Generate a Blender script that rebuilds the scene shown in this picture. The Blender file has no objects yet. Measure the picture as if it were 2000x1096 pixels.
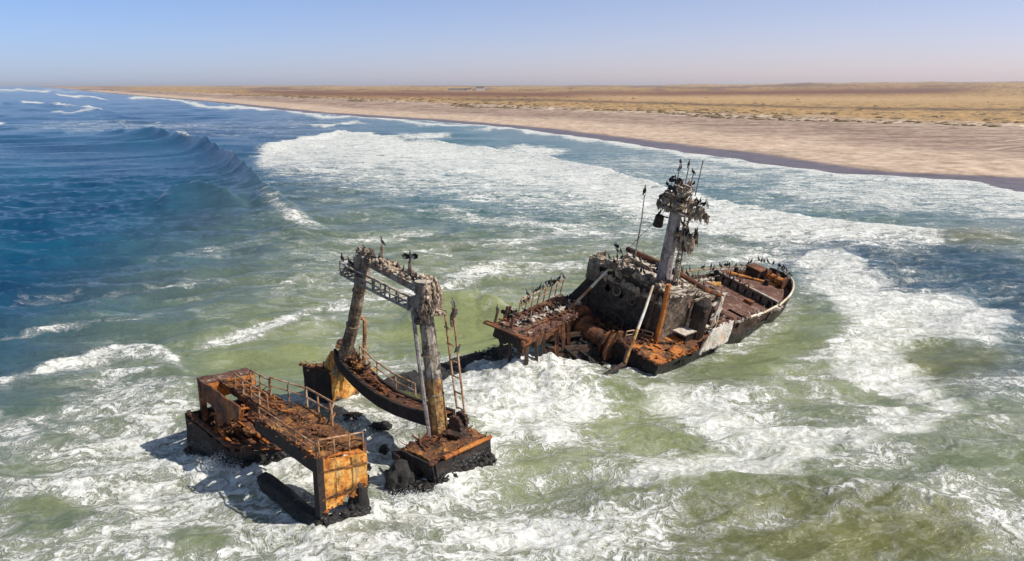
import bpy, bmesh, math, random
import numpy as np
from mathutils import Vector, Matrix, noise as mnoise

# ------------------------------------------------------------------ camera, sky, sun
scene = bpy.context.scene
COL = scene.collection
R = math.radians
CAM_H = 22.0
FOC = 1500.0                                   # focal length in photo pixels (photo is 2000 wide)
PITCH = math.atan(381 / FOC)
cd = bpy.data.cameras.new('camera'); cam = bpy.data.objects.new('camera', cd); COL.objects.link(cam)
cam.location = (0, 0, CAM_H); cam.rotation_euler = (R(90) - PITCH, 0, 0)
cd.sensor_width = 36; cd.lens = FOC / 2000 * 36; cd.clip_start = 0.5; cd.clip_end = 120000
scene.camera = cam

SUN_EL, SUN_AZ = R(47), math.atan2(0.97, -0.22)   # azimuth measured from +Y towards +X
world = bpy.data.worlds.new('World'); scene.world = world; world.use_nodes = True
wn, wl = world.node_tree.nodes, world.node_tree.links
bg = wn['Background']
sky = wn.new('ShaderNodeTexSky'); sky.sky_type = 'NISHITA'; sky.sun_disc = False
sky.sun_elevation = SUN_EL; sky.sun_rotation = SUN_AZ
sky.altitude = 0; sky.air_density = 1.0; sky.dust_density = 0.4; sky.ozone_density = 2.0
wtc = wn.new('ShaderNodeTexCoord'); wsep = wn.new('ShaderNodeSeparateXYZ'); wl.new(wtc.outputs['Generated'], wsep.inputs[0])
wmr = wn.new('ShaderNodeMapRange'); wmr.inputs['From Min'].default_value = -0.02; wmr.inputs['From Max'].default_value = 0.35
wl.new(wsep.outputs['Z'], wmr.inputs['Value'])
wmx = wn.new('ShaderNodeMix'); wmx.data_type = 'RGBA'; wmx.blend_type = 'MULTIPLY'; wmx.inputs[0].default_value = 1
wcr = wn.new('ShaderNodeMix'); wcr.data_type = 'RGBA'
wcr.inputs[6].default_value = (1.00, 0.96, 1.46, 1); wcr.inputs[7].default_value = (1.06, 0.92, 0.80, 1)
wl.new(wmr.outputs[0], wcr.inputs[0])
wl.new(sky.outputs[0], wmx.inputs[6]); wl.new(wcr.outputs[2], wmx.inputs[7])
wmr2 = wn.new('ShaderNodeMapRange'); wmr2.interpolation_type = 'SMOOTHSTEP'; wmr2.inputs['From Min'].default_value = -0.75; wmr2.inputs['From Max'].default_value = 0.45
wl.new(wsep.outputs['X'], wmr2.inputs['Value'])
wcl = wn.new('ShaderNodeMix'); wcl.data_type = 'RGBA'; wcl.inputs[6].default_value = (0.60, 0.80, 0.96, 1); wcl.inputs[7].default_value = (1.06, 1.02, 0.98, 1)
wl.new(wmr2.outputs[0], wcl.inputs[0])
wm3 = wn.new('ShaderNodeMix'); wm3.data_type = 'RGBA'; wm3.blend_type = 'MULTIPLY'; wm3.inputs[0].default_value = 1
wl.new(wmx.outputs[2], wm3.inputs[6]); wl.new(wcl.outputs[2], wm3.inputs[7])
wl.new(wm3.outputs[2], bg.inputs['Color']); bg.inputs['Strength'].default_value = 0.108

sd = bpy.data.lights.new('sun', 'SUN'); sd.energy = 4.8; sd.angle = R(0.5); sd.color = (1.0, 0.95, 0.87)
sun = bpy.data.objects.new('sun', sd); COL.objects.link(sun)
sv = Vector((math.sin(SUN_AZ) * math.cos(SUN_EL), math.cos(SUN_AZ) * math.cos(SUN_EL), math.sin(SUN_EL)))
sun.rotation_euler = sv.to_track_quat('Z', 'Y').to_euler()
sun.location = (40, 0, 60)

scene.view_settings.view_transform = 'Standard'; scene.view_settings.look = 'None'
scene.view_settings.exposure = 0.0; scene.view_settings.gamma = 1.0; scene.view_settings.use_curve_mapping = False
scene.render.engine = 'CYCLES'
scene.cycles.max_bounces = 6; scene.cycles.volume_bounces = 0

# ------------------------------------------------------------------ helpers: survey of the place
_c, _s = math.cos(PITCH), math.sin(PITCH)
def ray(px, py):
    a = (px - 1000) / FOC; b = -(py - 548) / FOC
    return (a, _c + b * _s, -_s + b * _c)
def ground(px, py, z=0.0):
    d = ray(px, py); t = (z - CAM_H) / d[2]
    return (d[0] * t, d[1] * t)
def py2y(py):                                   # row of the survey -> metres ahead, on the water
    b = -(py - 548) / FOC
    return (_c + b * _s) * CAM_H / (_s - b * _c)
def y2depth(y): return y * _c + CAM_H * _s

def tag(o, label=None, cat=None, group=None, kind=None):
    if label: o['label'] = label
    if cat: o['category'] = cat
    if group: o['group'] = group
    if kind: o['kind'] = kind
    return o

# gradient noise on arrays
_rng = np.random.RandomState(7)
_perm = np.tile(_rng.permutation(256), 3)
_ga = _rng.rand(256) * 2 * np.pi
_gx, _gy = np.cos(_ga), np.sin(_ga)
def pn(x, y, seed=0):
    x = x + seed * 17.31; y = y - seed * 9.17
    xi = np.floor(x).astype(np.int64); yi = np.floor(y).astype(np.int64)
    xf = x - xi; yf = y - yi
    xi &= 255; yi &= 255
    u = xf * xf * xf * (xf * (xf * 6 - 15) + 10); v = yf * yf * yf * (yf * (yf * 6 - 15) + 10)
    def g(ix, iy, dx, dy):
        h = _perm[_perm[ix & 255] + (iy & 255)]
        return _gx[h] * dx + _gy[h] * dy
    n00 = g(xi, yi, xf, yf); n10 = g(xi + 1, yi, xf - 1, yf)
    n01 = g(xi, yi + 1, xf, yf - 1); n11 = g(xi + 1, yi + 1, xf - 1, yf - 1)
    a = n00 + u * (n10 - n00); b = n01 + u * (n11 - n01)
    return (a + v * (b - a)) * 1.4
def fbm(x, y, o=4, seed=0, gain=0.5):
    r = 0; a = 1; t = 0
    for i in range(o):
        r = r + a * pn(x * 2 ** i, y * 2 ** i, seed + i * 3); t += a; a *= gain
    return r / t
def sm(a, b, x):
    t = np.clip((x - a) / (b - a), 0, 1); return t * t * (3 - 2 * t)

def grid_mesh(name, X, Y, Z, attrs, mat, ints=None):
    nr, nc = X.shape
    me = bpy.data.meshes.new(name)
    co = np.stack([X, Y, Z], -1).reshape(-1, 3).astype(np.float32)
    me.vertices.add(nr * nc); me.vertices.foreach_set('co', co.ravel())
    i = np.arange(nr * nc).reshape(nr, nc)
    q = np.stack([i[:-1, :-1], i[:-1, 1:], i[1:, 1:], i[1:, :-1]], -1).reshape(-1, 4)
    if Y[0, 0] > Y[-1, 0]: q = q[:, ::-1]
    nq = len(q)
    me.loops.add(nq * 4); me.loops.foreach_set('vertex_index', q.ravel().astype(np.int32))
    me.polygons.add(nq); me.polygons.foreach_set('loop_start', (np.arange(nq) * 4).astype(np.int32))
    me.polygons.foreach_set('use_smooth', np.ones(nq, bool))
    for k, v in attrs.items():
        if v.ndim == 3:
            a = me.attributes.new(k, 'FLOAT_VECTOR', 'POINT'); a.data.foreach_set('vector', v.reshape(-1).astype(np.float32))
        else:
            a = me.attributes.new(k, 'FLOAT', 'POINT'); a.data.foreach_set('value', v.ravel().astype(np.float32))
    me.update(); me.validate()
    me.materials.append(mat)
    o = bpy.data.objects.new(name, me); COL.objects.link(o)
    return o

# ------------------------------------------------------------------ node helper
class NT:
    def __init__(s, name):
        s.m = bpy.data.materials.new(name); s.m.use_nodes = True
        s.n, s.l = s.m.node_tree.nodes, s.m.node_tree.links
        s.b = s.n['Principled BSDF']; s.pos = s.n.new('ShaderNodeNewGeometry')
    def link(s, a, b): s.l.new(a, b)
    def val(s, sock, v):
        if isinstance(v, (int, float)): sock.default_value = v
        elif isinstance(v, (tuple, list)): sock.default_value = tuple(v) + ((1,) if len(v) == 3 and sock.type == 'RGBA' else ())
        else: s.l.new(v, sock)
    def math(s, op, a, b=0.0, c=0.0, clamp=False):
        n = s.n.new('ShaderNodeMath'); n.operation = op; n.use_clamp = clamp
        s.val(n.inputs[0], a); s.val(n.inputs[1], b)
        if op in ('MULTIPLY_ADD', 'SMOOTH_MIN'): s.val(n.inputs[2], c)
        return n.outputs[0]
    def scale(s, v, sc):
        n = s.n.new('ShaderNodeVectorMath'); n.operation = 'MULTIPLY'; s.l.new(v, n.inputs[0]); n.inputs[1].default_value = sc
        return n.outputs[0]
    def vadd(s, a, b):
        n = s.n.new('ShaderNodeVectorMath'); n.operation = 'ADD'; s.l.new(a, n.inputs[0]); s.val(n.inputs[1], b); return n.outputs[0]
    def noise(s, v, scale=1, detail=4, rough=0.55, dist=0.0, col=False):
        n = s.n.new('ShaderNodeTexNoise'); s.l.new(v, n.inputs['Vector']); n.inputs['Scale'].default_value = scale
        n.inputs['Detail'].default_value = detail; n.inputs['Roughness'].default_value = rough; n.inputs['Distortion'].default_value = dist
        return n.outputs['Color' if col else 'Fac']
    def voro(s, v, scale, feat='DISTANCE_TO_EDGE'):
        n = s.n.new('ShaderNodeTexVoronoi'); n.feature = feat; s.l.new(v, n.inputs['Vector']); n.inputs['Scale'].default_value = scale
        return n.outputs['Distance']
    def ss(s, x, a, b, ta=0.0, tb=1.0):
        n = s.n.new('ShaderNodeMapRange'); n.interpolation_type = 'SMOOTHSTEP'
        s.val(n.inputs['Value'], x); s.val(n.inputs['From Min'], a); s.val(n.inputs['From Max'], b)
        s.val(n.inputs['To Min'], ta); s.val(n.inputs['To Max'], tb); return n.outputs[0]
    def mix(s, f, a, b, mode='MIX'):
        n = s.n.new('ShaderNodeMix'); n.data_type = 'RGBA'; n.blend_type = mode
        s.val(n.inputs[0], f); s.val(n.inputs[6], a); s.val(n.inputs[7], b); return n.outputs[2]
    def ramp(s, f, stops):
        n = s.n.new('ShaderNodeValToRGB'); s.l.new(f, n.inputs[0]); e = n.color_ramp.elements
        while len(e) < len(stops): e.new(0.5)
        for k, (p, c) in enumerate(stops): e[k].position = p; e[k].color = tuple(c) + (1,)
        return n.outputs[0]
    def attr(s, name, out='Fac'):
        n = s.n.new('ShaderNodeAttribute'); n.attribute_name = name; return n.outputs[out]
    def bump(s, h, strength=0.3, dist=0.1, normal=None):
        n = s.n.new('ShaderNodeBump'); n.inputs['Strength'].default_value = strength; n.inputs['Distance'].default_value = dist
        s.val(n.inputs['Height'], h)
        if normal is not None: s.l.new(normal, n.inputs['Normal'])
        return n.outputs[0]

# ------------------------------------------------------------------ THE SEA
SHORE = [(2600, 520), (2300, 445), (2100, 395), (2000, 374), (1900, 352), (1750, 343), (1640, 338), (1500, 318), (1400, 303), (1200, 275),
         (1000, 249), (850, 237), (600, 220), (400, 198.5), (250, 186), (150, 176), (100, 171), (60, 168.6)]
_sh = sorted((ground(*p)[1], ground(*p)[0]) for p in SHORE)
SHY = np.array([p[0] for p in _sh]); SHX = np.array([p[1] for p in _sh])
def shore_w(x, y):                              # metres inland of the waterline (negative at sea)
    xs = np.interp(y, SHY, SHX)
    return (x - xs) * 0.87

rows = np.concatenate([[167.7, 168.0, 168.4], np.arange(169, 180, 0.6), np.arange(180, 360, 0.9), np.arange(360, 1300, 1.75)])
cols = np.arange(-700, 2701, 3.0)
PX, PY = np.meshgrid(cols, rows)
YW = py2y(PY); XW = (PX - 1000) / FOC * y2depth(YW)
SW = shore_w(XW, YW)

# organic wander of every drawn outline
wx = PX + 26 * fbm(PX / 150, PY / 60, 3, 11) + 9 * fbm(PX / 34, PY / 15, 3, 12)
wy = PY + 13 * fbm(PX / 150, PY / 60, 3, 13) + 5 * fbm(PX / 34, PY / 15, 3, 14)

def band(pts, up, down, d, fade=60):
    xs = [p[0] for p in pts]; ys = [p[1] for p in pts]
    c = np.interp(PX, xs, ys); t = wy - c
    v = np.where(t < 0, np.exp(-(t / up) ** 2), np.exp(-(t / down) ** 2))
    return d * v * sm(xs[0], xs[0] + fade, wx) * (1 - sm(xs[-1] - fade, xs[-1], wx))
def blob(x, y, rx, ry, d, ang=0):
    a = R(ang); dx = wx - x; dy = wy - y
    u = (dx * math.cos(a) + dy * math.sin(a)) / rx; v = (-dx * math.sin(a) + dy * math.cos(a)) / ry
    q = u * u + v * v
    return d * np.exp(-q * q * 0.7) if d else 0
def poly(pts, soft, d):
    n = len(pts); ins = np.zeros(PX.shape, bool); dist = np.full(PX.shape, 1e9)
    for i in range(n):
        x1, y1 = pts[i]; x2, y2 = pts[(i + 1) % n]
        cnd = ((y1 > wy) != (y2 > wy))
        with np.errstate(divide='ignore', invalid='ignore'):
            xi = (x2 - x1) * (wy - y1) / ((y2 - y1) if y2 != y1 else 1e-9) + x1
        ins ^= cnd & (wx < xi)
        ex, ey = x2 - x1, (y2 - y1) * 2.0
        t = np.clip(((wx - x1) * ex + (wy - y1) * 2 * ey) / (ex * ex + ey * ey + 1e-9), 0, 1)
        dist = np.minimum(dist, np.hypot(wx - x1 - t * ex, (wy - y1) * 2 - t * ey))
    s = np.where(ins, dist, -dist)
    return d * sm(-soft, soft, s)

FOAM = np.zeros(PX.shape)
def add(v):
    global FOAM
    FOAM = 1 - (1 - FOAM) * (1 - np.clip(v, 0, 1))
def cut(v):
    global FOAM
    FOAM = FOAM * (1 - np.clip(v, 0, 1))

# what the water itself is like: 0 clear deep blue .. 1 milky green with stirred sand
milk = sm(430, 900, PX * 0.55 + PY * 0.85)
milk = np.maximum(milk, 0.55 * sm(480, 760, wx) * sm(330, 430, wy))
milk *= 1 - 0.75 * blob(1800, 540, 330, 75, 1, 8)
milk *= 1 - 0.6 * blob(1980, 680, 150, 90, 1)
milk *= 1 - 0.9 * sm(500, 380, wy) * sm(600, 900, wx)
pale = np.clip(blob(930, 640, 170, 60, 0.9) + blob(560, 690, 190, 50, 0.6) + blob(1560, 700, 130, 80, 0.55) + blob(1200, 880, 300, 110, 0.7), 0, 1)
olive = np.clip(blob(1700, 1050, 560, 80, 1) + blob(1850, 700, 120, 45, 0.8) + blob(1900, 465, 110, 16, 1), 0, 1)
teal = sm(560, 900, wx) * sm(520, 380, wy)

# foam seen from the air
# open lace over all the green water
add(0.30 * milk * (0.6 + 0.8 * fbm(PX / 220, PY / 80, 3, 21)))
add(0.25 * sm(450, 700, wx) * sm(250, 300, wy))
# breakers rolling in to the beach
BRK = [(490, 288), (560, 274), (660, 260), (760, 268), (900, 287), (1060, 308), (1200, 340), (1300, 372), (1420, 398), (1550, 422), (1700, 446), (1860, 462)]
add(band(BRK, 4, 34, 1.0, 40)); add(band(BRK, 3, 75, 0.55, 60))
add(poly([(520, 300), (700, 268), (900, 292), (1080, 318), (1220, 352), (1240, 420), (1050, 415), (880, 385), (720, 365), (560, 338)], 40, 0.50))
add(poly([(1200, 352), (1400, 402), (1600, 434), (1820, 460), (1780, 474), (1500, 468), (1330, 440), (1200, 410)], 18, 0.9))
cut(poly([(540, 350), (700, 375), (1000, 440), (1000, 520), (540, 420)], 40, 0.35))
# inshore
add(band([(960, 246), (1100, 262), (1300, 292), (1500, 321), (1640, 339), (1750, 345), (1900, 354), (2000, 377), (2200, 420)], 3, 7, 0.95, 60))
add(poly([(1540, 345), (1900, 358), (2100, 400), (2100, 440), (1700, 405), (1500, 372)], 24, 0.5))
add(blob(1620, 336, 36, 6, 1)); add(blob(828, 262, 52, 7, 1)); add(blob(1040, 290, 70, 9, 0.95)); add(blob(640, 241, 70, 3, 0.9))
add(blob(1000, 254, 80, 3, 0.8)); add(blob(1300, 330, 240, 28, 0.35)); add(blob(1700, 370, 300, 40, 0.35))
add(band([(230, 188), (350, 195), (470, 210), (600, 222), (730, 229), (860, 238), (980, 248)], 2.5, 4, 0.95, 30))
add(band([(30, 203), (130, 206), (210, 219)], 2.2, 3.5, 1.0, 18)); add(band([(80, 226), (200, 219)], 2, 2.5, 0.8, 30))
add(band([(100, 183), (220, 194)], 2, 2.5, 1.0, 20)); add(band([(-300, 171), (0, 173), (110, 179)], 1.2, 2.0, 0.9, 30))
add(band([(-300, 236), (28, 239)], 2, 2.5, 0.9, 20)); add(blob(210, 246, 190, 11, 0.42)); add(blob(520, 240, 200, 16, 0.3))
add(blob(60, 177, 200, 4, 0.5))
add(band([(420, 300), (460, 322), (505, 362), (540, 392)], 2.0, 3.0, .55, 30)); add(band([(240, 262), (300, 268), (350, 281)], 1.5, 2, .5, 30))
add(band([(345, 281), (372, 284), (402, 294)], 3.2, 4.2, 1.5, 10)); add(blob(376, 286, 22, 4, 1))
# streaks drifting across the middle
for (x, y, rx, ry, d, a) in [(470, 262, 150, 9, .25, 0), (560, 420, 60, 8, .5, 28), (610, 438, 40, 7, .5, 20), (480, 655, 110, 8, .75, -12), (580, 622, 50, 8, .65, -25),
        (150, 640, 160, 4, .6, -8), (60, 580, 120, 7, .35, -10), (330, 565, 120, 6, .35, -6), (620, 545, 110, 6, .4, -8), (700, 590, 120, 8, .45, -10),
        (860, 560, 90, 16, .55, -20), (930, 530, 80, 10, .6, -15), (960, 470, 160, 7, .4, -8), (900, 420, 160, 8, .45, 6), (760, 460, 100, 6, .4, -5),
        (1060, 520, 110, 9, .45, -5), (1130, 450, 160, 12, .35, 4), (780, 620, 60, 7, .35, 0), (1500, 505, 160, 10, .5, 0), (1420, 488, 100, 6, .4, 0),
        (1800, 515, 200, 5, .2, 6), (1960, 555, 90, 8, .35, 5), (420, 490, 110, 6, .3, -4), (1400, 330, 180, 6, .3, 4)]:
    add(blob(x, y, rx, ry, d, a))
# the surf in the foreground on the left
add(band([(-200, 770), (0, 742), (110, 712), (215, 688), (300, 684), (350, 704), (380, 742)], 7, 14, 0.95, 40))
add(poly([(-400, 850), (60, 800), (130, 752), (230, 712), (330, 706), (372, 760), (380, 880), (430, 925), (560, 905), (600, 1020), (700, 1040), (760, 1110), (600, 1400), (-400, 1400)], 70, 0.58))
add(blob(250, 870, 190, 60, 0.35, -20)); add(blob(430, 985, 230, 60, 0.5, 15)); add(blob(640, 935, 120, 60, 0.6))
cut(blob(100, 990, 75, 34, 0.75)); cut(blob(385, 1048, 62, 20, 0.75)); cut(blob(130, 850, 70, 15, 0.4)); cut(blob(40, 910, 50, 16, 0.4)); cut(blob(20, 780, 110, 20, 0.8))
cut(blob(560, 700, 110, 26, 0.7)); cut(blob(330, 640, 160, 14, 0.5)); cut(blob(500, 770, 90, 30, 0.8))
# white water boiling through the broken waist of the wreck
add(poly([(860, 720), (930, 700), (1080, 722), (1150, 742), (1190, 800), (1110, 860), (980, 850), (900, 800)], 36, 0.97))
add(poly([(690, 800), (800, 790), (960, 850), (1010, 930), (930, 960), (820, 1010), (740, 1020), (700, 900)], 34, 0.72))
add(blob(850, 970, 130, 60, 0.5)); add(blob(900, 780, 60, 40, 0.5)); add(blob(1180, 730, 90, 18, 0.6)); add(blob(560, 830, 60, 14, 0.5))
cut(blob(1020, 905, 120, 26, 0.6, -12)); cut(blob(1180, 830, 70, 20, 0.5)); cut(blob(905, 650, 150, 44, 0.95)); cut(blob(590, 740, 60, 50, 0.6))
# foam raft streaming from the bow round to the foreground
RAFT = [(1560, 520), (1640, 505), (1720, 545), (1850, 575), (1960, 600), (1930, 655), (1760, 640), (1720, 700), (1800, 740), (1860, 800), (1760, 850),
        (1600, 872), (1500, 905), (1330, 955), (1210, 960), (1260, 900), (1420, 880), (1330, 830), (1300, 780), (1370, 750), (1480, 800), (1600, 845), (1700, 825), (1690, 770), (1620, 710), (1560, 700), (1620, 650), (1600, 590)]
add(poly(RAFT, 34, 0.80))
VEIL = poly([(1540, 505), (1650, 495), (1740, 545), (1880, 572), (1980, 600), (1960, 660), (1800, 660), (1790, 700), (1850, 760), (1900, 800), (1800, 860), (1640, 885), (1560, 930), (1400, 960), (1230, 975), (1180, 945), (1280, 890), (1420, 870), (1330, 830), (1260, 800), (1240, 760), (1330, 745), (1440, 790), (1560, 838), (1690, 828), (1690, 780), (1600, 705), (1660, 640), (1590, 580)], 60, 1.0)
VEIL = VEIL * (1 - blob(1850, 695, 85, 24, .9, 5)) * (1 - blob(1890, 822, 22, 8, .9)) * (1 - blob(1700, 772, 110, 15, .9, 14)) * (1 - blob(1560, 640, 60, 44, .9, -30)) * (1 - blob(1800, 560, 70, 8, .6))
VEIL = np.clip(VEIL + .8 * poly([(870, 735), (960, 715), (1080, 735), (1130, 760), (1120, 820), (1000, 830), (900, 790)], 60, 1.0) + .5 * blob(780, 880, 90, 60, 1) + .35 * blob(560, 985, 160, 40, 1) + .3 * blob(300, 860, 150, 50, 1), 0, 1)
VEIL = np.clip(VEIL + .62 * poly([(520, 296), (700, 266), (900, 290), (1080, 316), (1220, 350), (1400, 400), (1600, 432), (1830, 458), (1780, 472), (1500, 464), (1300, 436), (1150, 400), (1000, 385), (850, 360), (680, 335)], 30, 1.0), 0, 1)
add(blob(1940, 740, 90, 34, 0.55, 20)); add(blob(1440, 760, 90, 20, 0.5, 20)); add(blob(1620, 640, 90, 60, 0.4)); add(blob(1700, 780, 150, 26, 0.35, 15))
cut(blob(1850, 695, 95, 26, 0.8, 5)); cut(blob(1700, 770, 110, 16, 0.75, 14)); cut(blob(1890, 822, 22, 8, 0.8)); cut(blob(1580, 640, 70, 44, 0.85, -30)); cut(blob(1440, 715, 120, 26, 0.8, -12))
cut(blob(1800, 560, 60, 8, 0.3)); cut(blob(1900, 520, 260, 26, 0.6, 6))
# lace and broken streaks at lower right
add(blob(1150, 1010, 300, 60, 0.5, -4)); add(blob(1000, 1070, 420, 40, 0.55)); add(blob(1350, 930, 190, 26, 0.5, 6)); add(blob(1120, 870, 180, 60, 0.3))
add(blob(1650, 900, 200, 22, 0.45, -6)); add(blob(1900, 950, 170, 26, 0.45, 16)); add(band([(1560, 1000), (1700, 985), (1850, 1010), (2100, 1060)], 6, 10, 0.6, 60))
add(blob(1990, 1065, 80, 22, 0.95, 14)); add(blob(1300, 1050, 260, 20, 0.35)); add(blob(1500, 1080, 300, 14, 0.35))
cut(blob(1650, 1062, 300, 26, 0.6, 2)); cut(blob(1450, 965, 120, 18, 0.5)); cut(blob(1930, 900, 120, 16, 0.4))
FOAM *= sm(6, -1, SW) if False else 1
add(0.95 * np.exp(-((SW + 1.5 + 4 * fbm(XW / 30, YW / 30, 3, 31)) / 3.0) ** 2))

_k = math.hypot(.70, .714); _ux, _uy = .70 / _k, .714 / _k
def SG(a, b): return (-9.0 + _ux * a + _uy * b, 35.5 + _uy * a - _ux * b)
SURGE = np.zeros(PX.shape)
for seg, st_ in (([(-2.3, -13.2), (-1.3, -9.6), (3.6, -6.2)], 1), ([(-1, .1), (1.6, 0)], 1), ([(-1.1, -5.7), (-1, 0)], .8), ([(7, -15.4), (7.9, -12.8), (12, -12.9)], .7),
        ([(5.4, -1.4), (6, 1.2), (10.4, .8)], 1), ([(9.9, -1.8), (5.4, -1.4)], 1), ([(12.3, -13), (25, -12)], 1), ([(20, -12.5), (22, -7)], .9), ([(22, -7), (28.5, -3), (29, .4)], .8), ([(29, .4), (36, .6), (48, .7), (56, -1.5)], .35)):
    for (p, q) in zip(seg[:-1], seg[1:]):
        (x1, y1), (x2, y2) = SG(*p), SG(*q); ex, ey = x2 - x1, y2 - y1
        t = np.clip(((XW - x1) * ex + (YW - y1) * ey) / (ex * ex + ey * ey), 0, 1)
        ds = np.hypot(XW - x1 - t * ex, YW - y1 - t * ey) + .8 * fbm(XW / 2, YW / 2, 2, 91)
        SURGE = np.maximum(SURGE, st_ * np.exp(-(np.maximum(ds, 0) / 1.0) ** 2))
add(SURGE * .8)
# the blue water keeps only a few flecks
blue = 1 - np.clip(milk * 1.3 + teal, 0, 1)

# heights
def crest(pts, amp, far, near, fade=60, rough=0.25):
    xs = [p[0] for p in pts]; ys = [p[1] for p in pts]
    c = np.interp(PX, xs, ys) + 3 * fbm(PX / 90, PX * 0 + 0.5, 2, 41)
    a = np.interp(PX, xs, amp)
    t = YW - py2y(c)
    v = np.where(t > 0, np.exp(-(t / far) ** 2), np.exp(-np.abs(t / near) ** 1.3))
    return a * v * (1 + rough * fbm(XW / 4, YW / 3, 3, 42) * sm(160, 90, YW) + 0.35 * fbm(XW / 22, YW / 30, 3, 43)) * sm(xs[0], xs[0] + fade, PX) * (1 - sm(xs[-1] - fade, xs[-1], PX))
def swell(pts, amp, shore, sea, rough=0.2, shoulder=0.0, sh_w=30.0):
    """a travelling wave whose profile is measured square to its crest"""
    P = [ground(*p) for p in pts]; best = np.full(PX.shape, 1e9); sgn = np.zeros(PX.shape); A = np.zeros(PX.shape)
    wob = 2.0 * fbm(XW / 40, YW / 40, 3, 44) + .5 * fbm(XW / 8, YW / 8, 2, 45)
    for i in range(len(P) - 1):
        (x1, y1), (x2, y2) = P[i], P[i + 1]; ex, ey = x2 - x1, y2 - y1; L2 = ex * ex + ey * ey
        t = np.clip(((XW - x1) * ex + (YW - y1) * ey) / L2, 0, 1); ds = np.hypot(XW - x1 - t * ex, YW - y1 - t * ey)
        m = ds < best; best = np.where(m, ds, best); cr = ex * (YW - y1) - ey * (XW - x1)
        sgn = np.where(m, np.sign(cr), sgn); A = np.where(m, amp[i] + (amp[i + 1] - amp[i]) * t, A)
    s_ = best * sgn + wob
    v = np.where(s_ > 0, np.exp(-(s_ / shore) ** 2), np.exp(-(np.abs(s_) / sea) ** 1.5)) + shoulder * np.where(s_ > 0, np.exp(-(s_ / shore) ** 2), np.exp(-(s_ / sh_w) ** 2))
    return A * v * (1 + rough * fbm(XW / 10, YW / 14, 3, 46))
tilt = 0.16
XR = XW + tilt * YW; YR = YW - tilt * XW
near_f = 1 / (1 + YW / 500)
qa = fbm(XW / 60, YW / 60, 2, 50) * 6
H = 0.80 * pn(XR / 40, (YR + qa) / 13, 51) + 0.34 * pn(XR / 9, (YR + qa * .5) / 4.5, 59) * sm(160, 90, YW) + 0.52 * (1 - 2 * np.abs(pn(XR / 15, (YR + qa) / 5.2, 52))) * (.12 + .88 * sm(240, 150, YW)) + 0.30 * (1 - 2 * np.abs(pn(XR / 7.0, (YR + qa * .4) / 2.3, 53))) * sm(210, 120, YW) + 0.8 * pn(XR / 60, (YR + qa) / 22, 58) * sm(150, 300, YW)
H = H + 0.05 * pn(XR / 1.7, YR / 0.9, 54) + 0.025 * pn(XW / 0.7, YW / 0.45, 55) * sm(120, 60, YW)
chop = FOAM * (0.07 * fbm(XW / 1.8, YW / 1.2, 4, 56, 0.65) + 0.05 * (1 - 2 * np.abs(pn(XW / 0.8, YW / 0.6, 57))))
H = H * (0.72 + 0.45 * blue) + chop * sm(200, 80, YW) * 1.2
H += 1.6 * np.exp(-((YW - 3 * 0) / 1e9)) * 0
H += crest([(100, 258), (200, 261), (300, 267), (400, 294), (450, 320), (500, 362), (560, 408), (640, 450), (700, 470)], [0.3, 1.6, 3.4, 4.2, 3.5, 2.2, 1.0, 0.4, 0.2], 3.0, 17, 60, .1)
H += crest([(60, 258), (200, 262), (300, 268), (400, 296), (450, 322), (500, 364), (560, 408), (640, 450)], [0.3, 1.0, 1.6, 1.8, 1.6, 1.1, 0.6, 0.2], 4.0, 55, 60, .1)
H += crest([(290, 398), (340, 386), (390, 382), (450, 394), (500, 408)], [.1, 1.2, 1.6, 1.0, .1], 2.5, 8, 40, .1)
H += crest(BRK + [(1910, 462), (2000, 474), (2200, 500)], [.3, 1.0, 1.5, 1.6, 1.5, 1.4, 1.2, 1.1, 1.0, .9, 1.0, 1.3, 1.9, 1.3, .5], 2.2, 12, 30, 0.4)
H += crest([(-300, 222), (30, 203), (130, 206), (210, 219), (260, 230)], [2, 3, 3, 2, 1], 8, 60, 30)
H += crest([(1040, 1000), (1250, 950), (1420, 962), (1600, 978), (1800, 1000), (2100, 1060), (2400, 1100)], [.1, .6, 1.2, 1.5, 1.4, 1.0, .5], 1.3, 4.2, 120)
H += crest([(-300, 790), (0, 735), (110, 706), (215, 682), (300, 678), (350, 698), (380, 740)], [.5, .6, .6, .6, .6, .4, .1], 1.0, 4.5, 60)
H += crest([(290, 400), (340, 388), (390, 384), (450, 396), (500, 410)], [.1, .9, 1.2, .8, .1], 3, 9, 40)
H += crest([(480, 400), (520, 392), (560, 398), (600, 410)], [.1, .8, .9, .1], 3, 8, 30)
H += crest([(760, 640), (850, 605), (930, 600), (1000, 625), (1100, 660)], [.3, 1.4, 2.0, 1.3, .3], 2.5, 5, 60)
H += crest([(1500, 560), (1580, 500), (1640, 500), (1700, 520)], [.1, .6, .9, .1], 1.5, 5, 30)
H += crest([(640, 560), (700, 510), (900, 500), (1100, 540)], [.1, .6, .5, .1], 3, 8, 60)
H += (1.5 * np.exp(-(((XW - 1.5) / 5.5) ** 2 + ((YW - 55.0) / 3.0) ** 2)) + .7 * np.exp(-(((XW + 5) / 3) ** 2 + ((YW - 47) / 2.5) ** 2))) * (1 + .8 * fbm(XW / 2.2, YW / 1.6, 4, 93, .6)) + 0.45 * np.exp(-(((XW + 13) / 4) ** 2 + ((YW - 38.5) / 2.2) ** 2))
H = H - 0.48
H += .32 * SURGE * (1 + fbm(XW / 1.2, YW / 1.2, 3, 92))
H *= 0.15 + 0.85 * sm(-3, -55, SW)

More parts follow.
